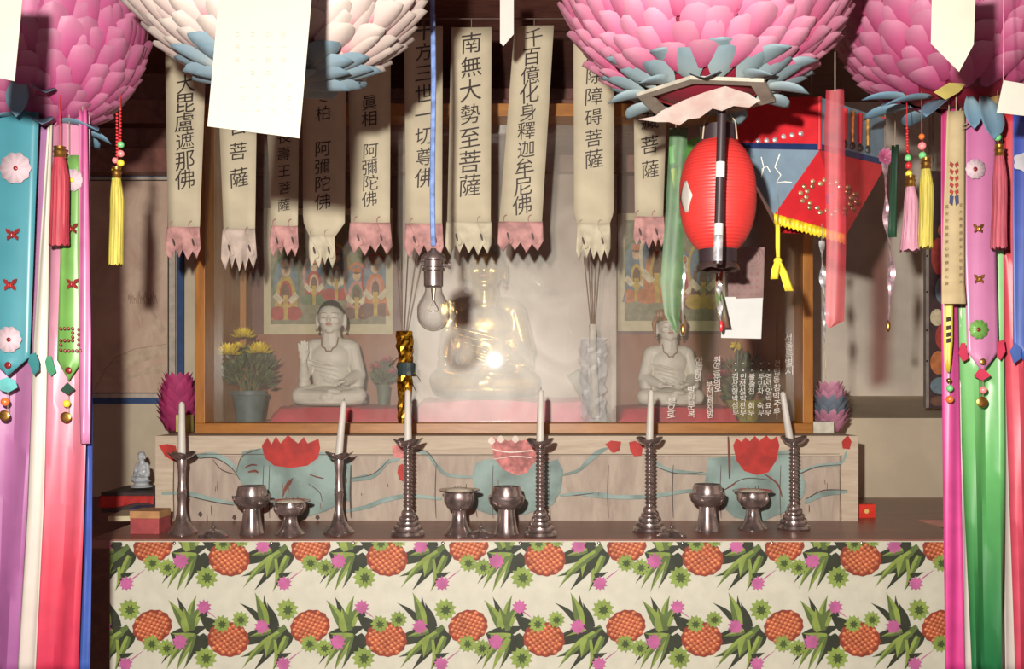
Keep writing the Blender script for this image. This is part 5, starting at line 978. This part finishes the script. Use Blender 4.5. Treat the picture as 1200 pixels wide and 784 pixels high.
tassel('yellow tassel with orange, pink and green beads next to the pale pink tassel', 1085, 197, 290, 14, 1.97, T_yel, [(1080, 160, 3.6, BM['orange']), (1080.5, 171, 4.8, BM['pink']), (1081, 182, 4.4, BM['green'])], flare=1.1)
tassel('rose red tassel hanging before the orchid sash', 1171, 182, 291, 14, 1.92, T_ros, [(1169, 161, 4.2, BM['green'])], flare=1.2)

strip('narrow_ribbon', 'bright magenta ribbon at the inner edge of the right hand curtain of ribbons', [(128, 1103, 1124), (350, 1104, 1124), (790, 1107, 1130)], YR+.01, G_mg, wav=.004)
strip('narrow_ribbon', 'cream ribbon between the magenta and the green ribbon', [(128, 1120, 1132), (400, 1121, 1131), (790, 1124, 1140)], YR+.025, G_cr, wav=.003)
strip('wide_ribbon', 'green ribbon darkening towards the bottom behind the orchid sash', [(128, 1124, 1176), (400, 1125, 1174), (790, 1137, 1176)], YR+.015, G_gr, folds=1.4, wav=.010)
strip('narrow_ribbon', 'cream ribbon between the green and the red ribbon', [(128, 1168, 1186), (400, 1171, 1184), (790, 1178, 1199)], YR+.035, G_cr, wav=.003, ph=2)
strip('wide_ribbon', 'red ribbon at the outer edge of the right hand curtain of ribbons', [(128, 1174, 1225), (420, 1180, 1225), (790, 1188, 1240)], YR+.02, G_rd, folds=1.5, wav=.008)
strip('pointed_ribbon', 'blue pointed ribbon before the red ribbon at the edge of the frame', [(130, 1187, 1216), (404, 1188, 1216), (424, 1201, 1202)], YR-.03, G_bl, wav=.003)
mb = MB(); tt = bpy.data.objects['pointed_ribbon']; mb.slab([at(x, y, YR-.045) for x, y in ((1183, 411), (1190, 402), (1197, 408), (1196, 420), (1188, 426))], (0, -.0012, 0)); mb.build('felt_leaf', L_blue, tt, smooth=False)
mb = MB(); c = at(1198, 190, YR-.045); mb.slab([c+Vector((.017*(1+.12*math.cos(5*a))*math.cos(a), 0, .017*(1+.12*math.cos(5*a))*math.sin(a))) for a in [2*math.pi*i/30 for i in range(30)]], (0, -.0012, 0)); mb.build('cloth_flower', mat('pale_flower_cloth', (222, 220, 226), .5), tt, smooth=False)
sash('flower_ribbon', 'orchid pink pointed sash with a green flower and gold butterfly studs', [(128, 1131, 1168), (300, 1131, 1168), (412, 1134, 1171)], (1152, 436), YR-.03, G_ps, L_crim, [(1143, 198, 11.5, M_tul, BM['darkred']), (1147, 386, 11, G_lm, BM['darkred'])], [(1146, 268, 6), (1147, 327, 6)], M_gb, [(1152, 457, 4.5, BM['pink'], 0), (1151, 471, 6.5, M_gb, 1)],
     leafs=(([(1123, 414), (1126, 402), (1131, 402), (1135, 420), (1128, 424)], L_crim), ([(1168, 418), (1170, 400), (1176, 398), (1178, 412), (1172, 422)], L_crim), ([(1141, 441), (1146, 434), (1152, 432), (1161, 440), (1151, 446)], L_crim)))
# printed paper strip and small yellow ribbon
ps = strip('paper_strip', 'beige printed paper strip curling outwards at its foot', [(130, 1110, 1131), (250, 1106, 1131), (330, 1104, 1131), (357, 1099, 1127, -.02)], YR-.05, mat('beige_paper', (196, 174, 132), KR, rough=.7, var=.05), 'paper strip', wav=.002)
mb = MB()
for i, y in enumerate(range(192, 226, 8)):
    for sx in (-1, 1): mb.slab([at(1118+sx*x_, y+dy, YR-.056) for x_, dy in ((.6, 0), (4.6, -2.6), (5.4, 1.5), (2.2, 4.5))], (0, -.0006, 0), 0)
for sx in (-1, 1): mb.slab([at(1118+sx*x_, 232+dy, YR-.056) for x_, dy in ((.6, -2), (5, -4), (5.6, 6), (2, 9))], (0, -.0006, 0), 1)
for k in range(13): put_char(mb, rnd.choice('卍佛萬心明安壽'), 1109.5, 242+k*8.2, 4.4, YR-.056, 2); put_char(mb, rnd.choice('佛萬心明安壽大'), 1126, 240+k*8.2, 4.4, YR-.056, 2)
mb.build('printed_marks', [mat('print_red', (176, 60, 54), KR), mat('print_blue', (66, 70, 110), KR), mat('print_faint', (150, 126, 90), KR)], ps, smooth=False, keepn=True)
yr = strip('small_ribbon', 'small yellow ribbon with black printing under the beige paper strip', [(345, 1107, 1117), (400, 1106, 1117), (424, 1107, 1115), (436, 1110, 1113)], YR-.025, gmat('yellow_satin', [(0, (230, 212, 70)), (1, (216, 190, 56))], KR, rough=.4), wav=.002)
mb = MB()
for y in (372, 382, 390, 397): mb.slab([at(x, yy, YR-.029) for x, yy in ((1109, y), (1114.5, y-1), (1114.5, y+4), (1109, y+5))], (0, -.0006, 0))
mb.build('printed_marks', M_ink, yr, smooth=False)
for x, y, r, m in ((1112, 446, 3, M_gb), (1113, 455, 4, BM['green']), (1113, 468, 4.4, BM['orange'])): mb = MB(); bead(mb, x, y, YR-.025, r); mb.build('bead', m, yr)
mb = MB(); mb.tube([at(1112, 434, YR-.025), at(1113, 470, YR-.025)], .0006, 5); mb.build('pendant_thread', M_stick, yr)
strip('narrow_ribbon', 'dark green ribbon hanging behind the pale pink tassel', [(170, 1045, 1053), (278, 1041, 1051), (290, 1070, 1092)][:2], 2.3, gmat('dark_green_satin', [(0, (34, 60, 46)), (1, (44, 84, 58))], KR), wav=.004)

# see-through film ribbons
strip('film_ribbon', 'translucent green film ribbon hanging before the crowned white statue', [(150, 785, 806), (250, 780, 802), (330, 774, 800), (368, 779, 797), (390, 792, 795)], 1.98, film('green_film', (104, 160, 96), .30, .66, .6), wav=.003, solid=0)
strip('film_ribbon', 'translucent red film ribbon hanging before the square lantern', [(105, 968, 989), (150, 966, 990), (290, 969, 992), (376, 968, 990), (384, 971, 974)], 1.78, film('red_film', (220, 66, 80), .42, .55, .6), wav=.003, solid=0)

# twisted tinsel strands
M_tin = mat('silver_foil', (216, 212, 214), .8, rough=.22, metal=.55, var=.25, scale=60); M_tinp = mat('pink_silver_foil', (216, 180, 192), .8, rough=.22, metal=.55, var=.25, scale=60)
def strand(label, pts, w, Y, m, tipm=None, flower=None):
    t = thing('tinsel_strand', label, 'tinsel', at(pts[0][0], pts[0][1], Y)); mb = MB(); P = []; n = 46; y0, y1 = pts[0][1], pts[-1][1]
    for i in range(n+1):
        u = i/n; y = y0+(y1-y0)*u; f = u*(len(pts)-1); k = min(len(pts)-2, int(f)); x = pts[k][0]+(pts[k+1][0]-pts[k][0])*(f-k); c = at(x, y, Y); a = u*8; hw = w*Y/F/2*(1 if u < .8 else 1-(u-.8)*3)*(.8+.3*math.sin(u*21)); P.append([c+Vector((math.cos(a)*hw, math.sin(a)*hw, 0)), c+Vector((-math.sin(a)*hw*.35, math.cos(a)*hw*.35, 0)), c-Vector((math.cos(a)*hw, math.sin(a)*hw, 0)), c+Vector((math.sin(a)*hw*.35, -math.cos(a)*hw*.35, 0))])
    mb.grid(P, 0, None, True); mb.build('foil_twist', m, t)
    if tipm: mb = MB(); mb.ball(at(pts[-1][0], y1+2, Y), (2.6*Y/F, 2.6*Y/F, 7*Y/F)); mb.build('tip', tipm, t)
    if flower:
        mb = MB(); c = at(pts[0][0], y0-2, Y)
        for i in range(10): a = 2*math.pi*i/10; e = Vector((math.cos(a), -.3, math.sin(a))).normalized(); petal_into(mb, c, e, Vector((0, -1, 0)), 11*Y/F, 8*Y/F, 0, .3, .2, 4, 2)
        mb.build('paper_flower', flower, t, keepn=True)
    mb = MB(); a = at(pts[0][0], y0, Y); mb.tube([a+Vector((0, 0, -.004)), at(pts[0][0], 262, Y) if 955 < pts[0][0] < 970 else hang(a)], .0008, 5); mb.build('hanging_thread', M_stick, t); return t
strand('silver tinsel strand with a gold tip beside the green film ribbon', [(792, 172), (797, 250), (800, 320), (800, 384)], 7, 2.0, M_tin, M_gb)
strand('pink and silver tinsel strand with a flower at its top and a gold tip', [(1037, 186), (1039, 250), (1045, 300), (1041, 380)], 9, 2.38, M_tinp, M_gb, P_pink)
tn = strand('silver tinsel strand hanging over the pink and grey paper lotus', [(963, 282), (964, 330), (967, 380), (966, 404)], 8, 2.34, M_tin)
mb = MB(); mb.tube([at(966, 400, 2.34), at(968, 444, 2.34)], .0012, 5); mb.tube([at(964, 400, 2.34), at(970, 440, 2.34)], .0008, 5); mb.build('wire', M_stick, tn)
strand('thin silver strand with red and green ends under the red paper lantern', [(842, 312), (843, 340), (845, 380)], 7, 2.06, M_tin, BM['red'])

# ================================================================ red paper lantern
YL = 1.86; s = YL/F; cl = at(841, 230, YL); rl = thing('paper_lantern', 'ribbed red paper lantern with black rims', 'paper lantern', cl); prof = []
for i in range(133): u = -1+2*i/132; prof.append((44.5*math.sqrt(max(0, 1-(u*.90)**2.35 if u >= 0 else 1-(-u*.90)**2.35))+.30*math.cos(i/132*33*2*math.pi), 64*u))
mb = MB(); mb.lathe(px_prof(prof, s), cl, 48, cap=False); mb.build('paper_body', mat('lantern_red', (222, 58, 54), .58, rough=.45, var=.08, scale=12), rl)
M_blk = mat('black_card', (46, 34, 38), .8, rough=.4)
mb = MB(); mb.lathe(px_prof([(22, -78), (22.5, -62), (20, -62), (19.5, -78)], s), cl, 28, cap=False); mb.build('bottom_rim', M_blk, rl)
mb = MB(); mb.lathe(px_prof([(20, -76), (25, -84), (25.5, -86.5), (19, -79)], s), cl, 40, cap=False, mod=lambda r, z, a: Vector((r*math.cos(a), r*math.sin(a), z+(.0022*math.cos(6*a) if r > 23*s else 0)))); mb.build('bottom_flange', mat('metal_flange', (96, 78, 76), .8, rough=.3, metal=.7), rl)
mb = MB(); mb.lathe(px_prof([(21, 60), (20.5, 82), (18, 82), (18.5, 60)], s), cl, 28, cap=False); mb.build('top_rim', M_blk, rl)
mb = MB(); mb.tube([cl+Vector((x*s, -.02, z*s)) for x, z in ((-20, 64), (-18, 84), (-10, 96), (0, 100), (10, 96), (18, 84), (20, 64))], .0014, 6); mb.build('handle', M_stick, rl)
mb = MB(); mb.tube([cl+Vector((0, -.02, 100*s)), at(841, 112, cl.y-.02)], .001, 5); mb.build('hanging_thread', M_stick, rl)
mb = MB(); P = []
for i in range(9):
    zz = -22+i*4.5; r = 45.4; hw = 9*(1-abs(i-4)/5.2)
    P.append([cl+Vector(((-r*math.cos(R(24+hw*1.8*u)))*s*math.sqrt(1-(zz/70)**2), -r*math.sin(R(24+hw*1.8*u))*s*math.sqrt(1-(zz/70)**2), zz*s)) for u in (-1, -.5, 0, .5, 1)])
mb.grid(P); mb.build('white_emblem', mat('emblem_paper', (214, 206, 196), .5), rl, solid=.0006)
ys = YL-.125; M_bnd = mat('white_band', (232, 228, 220), .5); stt = thing('lantern_rod', 'black rod with white and silver bands hanging before the red paper lantern', 'rod', at(843, 310, ys))
mb = MB(); mb.tube([at(846, 128, ys), at(841, 309, ys)], 5.2*ys/F, 12); mb.build('rod', M_blk, stt)
for a, b, m in ((262, 276, M_bnd), (190, 208, M_bnd), (277, 306, M_tin)): f = lambda y: 846+(841-846)*(y-128)/181; mb = MB(); mb.tube([at(f(a), a, ys), at(f(b), b, ys)], 5.5*ys/F, 12); mb.build('band', m, stt)
mb = MB(); mb.tube([at(846, 129, ys), at(846, 112, ys)], .001, 5); mb.build('hanging_thread', M_stick, stt)
# sheet and card below it
sh_ = card('dull printed sheet hanging behind the red paper lantern', [(852, 288), (896, 290), (894, 372), (854, 372)], 2.18, name='printed_sheet', m=mat('dull_print', (150, 118, 112), .5, rough=.7), cat='paper sheet')
mb = MB(); 
for r_ in (13, 9, 5): mb.tube([at(882+r_*math.cos(a), 300+r_*.9*math.sin(a), 2.178) for a in [2*math.pi*i/24 for i in range(25)]], .0006, 4)
for i in range(5):
    for j in range(5): mb.box(at(857+j*7.2, 322+i*8, 2.1785), at(860+j*7.2, 319+i*8, 2.1775))
mb.build('printing', mat('sheet_ink', (116, 78, 78), .85), sh_, keepn=True)
c2 = card('blank white card hanging below the red paper lantern', [(845, 396), (847, 348), (862, 348), (863, 350), (894, 349), (892, 397)], 2.14, m=mat('white_slip', (232, 232, 228), .44, rough=.7, var=.02))  # white card colour, lighter to offset weaker flash this far back
strip('film_ribbon', 'short red and green twisted ribbon hanging from the red paper lantern', [(312, 840, 848), (340, 838, 846), (384, 843, 856)], 2.08, gmat('red_green_ribbon', [(0, (170, 50, 50)), (.5, (90, 110, 70)), (1, (110, 70, 64))], .8), wav=.004)
t = thing('paper_flag', 'green, black and yellow paper flag behind the red paper lantern', 'paper flag', at(800, 170, 2.2)); mb = MB()
for pts, m in (([(784, 172), (826, 158), (826, 184), (785, 192)], 0), ([(785, 192), (826, 184), (826, 190), (786, 198)], 1), ([(786, 198), (812, 192), (790, 222)], 2), ([(790, 222), (812, 192), (826, 190), (812, 240)], 3)): mb.slab([at(x, y, 2.2) for x, y in pts], (0, .001, 0), m)
mb.build('flag_paper', [mat('flag_green', (120, 190, 96), .8), M_blk, mat('flag_yellow', (222, 206, 60), .8), mat('flag_red', (170, 50, 50), .8)], t, smooth=False)
mb = MB(); a = at(805, 166, 2.2); mb.tube([a, (a.x, 2.2005, ZC)], .0008, 5); mb.build('hanging_thread', M_stick, t)

# ================================================================ square red and blue lantern
def P3(px, py, Y): return at(px, py, Y)
A, Bk, C_, D_ = P3(861, 174, 2.37), P3(960, 176, 2.23), P3(1038, 194, 2.45), None
D_ = A+C_-Bk; D_.z = (A.z+C_.z)/2
top_h = Vector((0, 0, 62*2.25/F)); E1, E2 = P3(907, 252, 2.33), P3(991, 276, 2.36); ce = (A+Bk+C_+D_)/4
E3 = Vector((2*ce.x-E1.x, 2*ce.y-E1.y+.02, (E1.z+E2.z)/2)); E4 = Vector((2*ce.x-E2.x, 2*ce.y-E2.y, (E1.z+E2.z)/2))
M_lr = mat('lantern_red_card', (196, 40, 48), .85, rough=.35, var=.06); M_lb = mat('lantern_slate_card', (112, 132, 148), .85, rough=.5, var=.06); M_ls = mat('lantern_navy_foil', (44, 62, 110), .9, rough=.2, metal=.4)
sq = thing('square_lantern', 'square red and slate blue lantern with a bead oval and yellow fringe', 'lantern', (ce.x, ce.y, E1.z))
def face(name, pts, m): mb = MB(); pts = [Vector(p) for p in pts]; nn = (pts[1]-pts[0]).cross(pts[2]-pts[0]).normalized(); c = sum(pts, Vector())/len(pts); nn = nn if nn.dot(c-ce+Vector((0, 0, .03))) < 0 else -nn; mb.slab(pts, nn*.0015); return mb.build(name, m, sq, smooth=False)
face('red_panel', [A, Bk, Bk+top_h, A+top_h], M_lr); face('blue_panel', [Bk, C_, C_+top_h*.95, Bk+top_h], M_lb); face('back_panel', [C_, D_, D_+top_h, C_+top_h], M_lr); face('back_panel', [D_, A, A+top_h, D_+top_h], M_lb)
face('blue_gusset', [A, E1, Bk], M_lb); face('red_gusset', [Bk, E1, E2], M_lr); face('red_gusset', [Bk, E2, C_], M_lr); face('blue_gusset', [C_, E2, E3], M_lb); face('blue_gusset', [C_, E3, D_], M_lb); face('red_gusset', [D_, E3, E4], M_lr); face('red_gusset', [D_, E4, A], M_lr); face('red_gusset', [A, E4, E1], M_lr)
nf = (A-Bk).cross(Vector((0, 0, 1))).normalized(); nf = nf if nf.y < 0 else -nf; nr = (C_-Bk).cross(Vector((0, 0, 1))).normalized(); nr = nr if nr.y < 0 else -nr
for name, p, q, n_ in (('navy_trim', A, Bk, nf), ('navy_trim', Bk, C_, nr)): up = Vector((0, 0, 7*2.25/F)); MB().slab([p+n_*.003, q+n_*.003, q+n_*.003+up, p+n_*.003+up], -n_*.002).build(name, M_ls, sq, smooth=False)
mb = MB(); mb.tube([Bk+Vector((0, -.002, 0)), Bk+top_h+Vector((0, -.002, 0))], .005, 8); mb.build('edge_piping', M_lr, sq)
M_bd = mat('glass_bead', (206, 180, 140), 1., rough=.1, metal=.7, var=.3, scale=50); M_bb = mat('bead_navy', (52, 52, 130), .9, rough=.2)
nn = (E1-Bk).cross(E2-Bk).normalized(); nn = nn if nn.y < 0 else -nn; cc = Bk*.45+E1*.08+E2*.47; ux = (E2-E1).normalized(); uy = nn.cross(ux).normalized(); uy = uy if uy.z > 0 else -uy
for i in range(28): a = 2*math.pi*i/28; q = 1 if i % 2 else .80; mb = MB(); mb.ball(cc+nn*.003+ux*(.066*q*math.cos(a))+uy*(.040*q*math.sin(a)), (.0055, .003, .0055), 0, 6, 8); mb.build('bead', M_bd, sq)
for i in range(5): mb = MB(); mb.ball(cc+nn*.003+ux*(.004*math.cos(i*1.3))+uy*(-.012+.006*i), .0036, 0, 6, 8); mb.build('bead', M_bb, sq)
for i in range(6):
    u = .30+.10*i; p = A.lerp(Bk, u)+Vector((0, 0, .018+.0035*i*(1 if i > 2 else .4)))+nf*.003; mb = MB(); mb.ball(p, (.006, .003, .006), 0, 6, 8); mb.build('bead', M_tin, sq)
mb = MB(); gx = lambda x, y, f: A.lerp(Bk, x)*1.0
def onf(px, py): """point of the slate gusset seen at this pixel"""; o = Vector((0, 0, H)); d = at(px, py, 1.0)-o; n_ = (E1-A).cross(Bk-A).normalized(); return o+d*((A-o).dot(n_)/d.dot(n_))-d.normalized()*.002
for pts in ([(892, 184), (895, 196), (892, 208), (893, 198), (899, 195), (903, 202)], [(914, 180), (908, 196), (915, 205), (910, 214), (920, 213), (928, 214)]): mb.tube([onf(*p) for p in pts], .0013, 5)
mb.build('brush_mark', M_let, sq)
mb = MB()
for i in range(4):
    p = Bk.lerp(C_, .34+.115*i)+nr*.004; z0 = .035; mb2 = MB(); mb2.tube([p+Vector((0, 0, z0)), p+Vector((0, 0, z0+.07))], [.0035, .005], 6); mb2.build('gold_dangle', mat('gold_dangle', (206, 150, 80), .85, rough=.3, metal=.5, var=.3, scale=70) if i % 2 else BM['red'], sq)
    mb2 = MB(); mb2.ball(p+Vector((0, 0, .026)), (.0065, .003, .0085), 0, 6, 10); mb2.build('dark_sequin', M_hair, sq)
M_fr = mat('yellow_fringe', (226, 196, 40), .85, rough=.5, var=.2, scale=60)
mb = MB(); n = 34; rows = [[], [], []]
for i in range(n+1):
    p = E1.lerp(E2, i/n)+nn*.002
    for k, dz in enumerate((.004, -.006, -.016-(.006 if i % 2 else 0))): rows[k].append(p+Vector((0, -.002*(i % 2), dz)))
mb.grid(rows); mb.build('fringe', M_fr, sq, solid=.0015)
mb = MB(); n = 20; rows = [[], [], []]
for i in range(n+1):
    p = E4.lerp(E1, i/n)+Vector((0, -.004, 0))
    for k, dz in enumerate((.004, -.006, -.016-(.006 if i % 2 else 0))): rows[k].append(p+Vector((0, -.002*(i % 2), dz)))
mb.grid(rows); mb.build('fringe', M_fr, sq, solid=.0015)
mb = MB(); mb.tube([(ce.x, ce.y, A.z+top_h.z*.9), (ce.x, ce.y, ZC)], .0015, 6); mb.tube([A.lerp(C_, .05)+top_h*.95, C_.lerp(A, .05)+top_h*.9], .002, 6); mb.build('hanging_cord', M_stick, sq)
G_yb = gmat('yellow_bow', [(0, (226, 206, 60)), (1, (216, 196, 56))], .85); Yw = 2.31
bw = strip('yellow_bow', 'yellow knotted ribbon dangling from the fringe of the square lantern', [(262, 909, 914), (290, 909, 914), (306, 910, 914)], Yw, G_yb, 'ribbon', wav=.001)
for rows in ([(306, 908, 915), (316, 904, 914), (327, 903, 912)], [(306, 909, 915), (318, 913, 923), (341, 920, 931)]): mb = MB(); ribbon(mb, rows, Yw-.004, 0, .003, 1., 0, 4, 6); mb.build('bow_tail', G_yb, bw, solid=.0008)
mb = MB(); mb.ball(at(911.5, 306, Yw), (5*Yw/F, 4*Yw/F, 5*Yw/F)); mb.build('knot', G_yb, bw)
_o = bpy.data.objects.get('glyph')
if _o: bpy.data.objects.remove(_o)
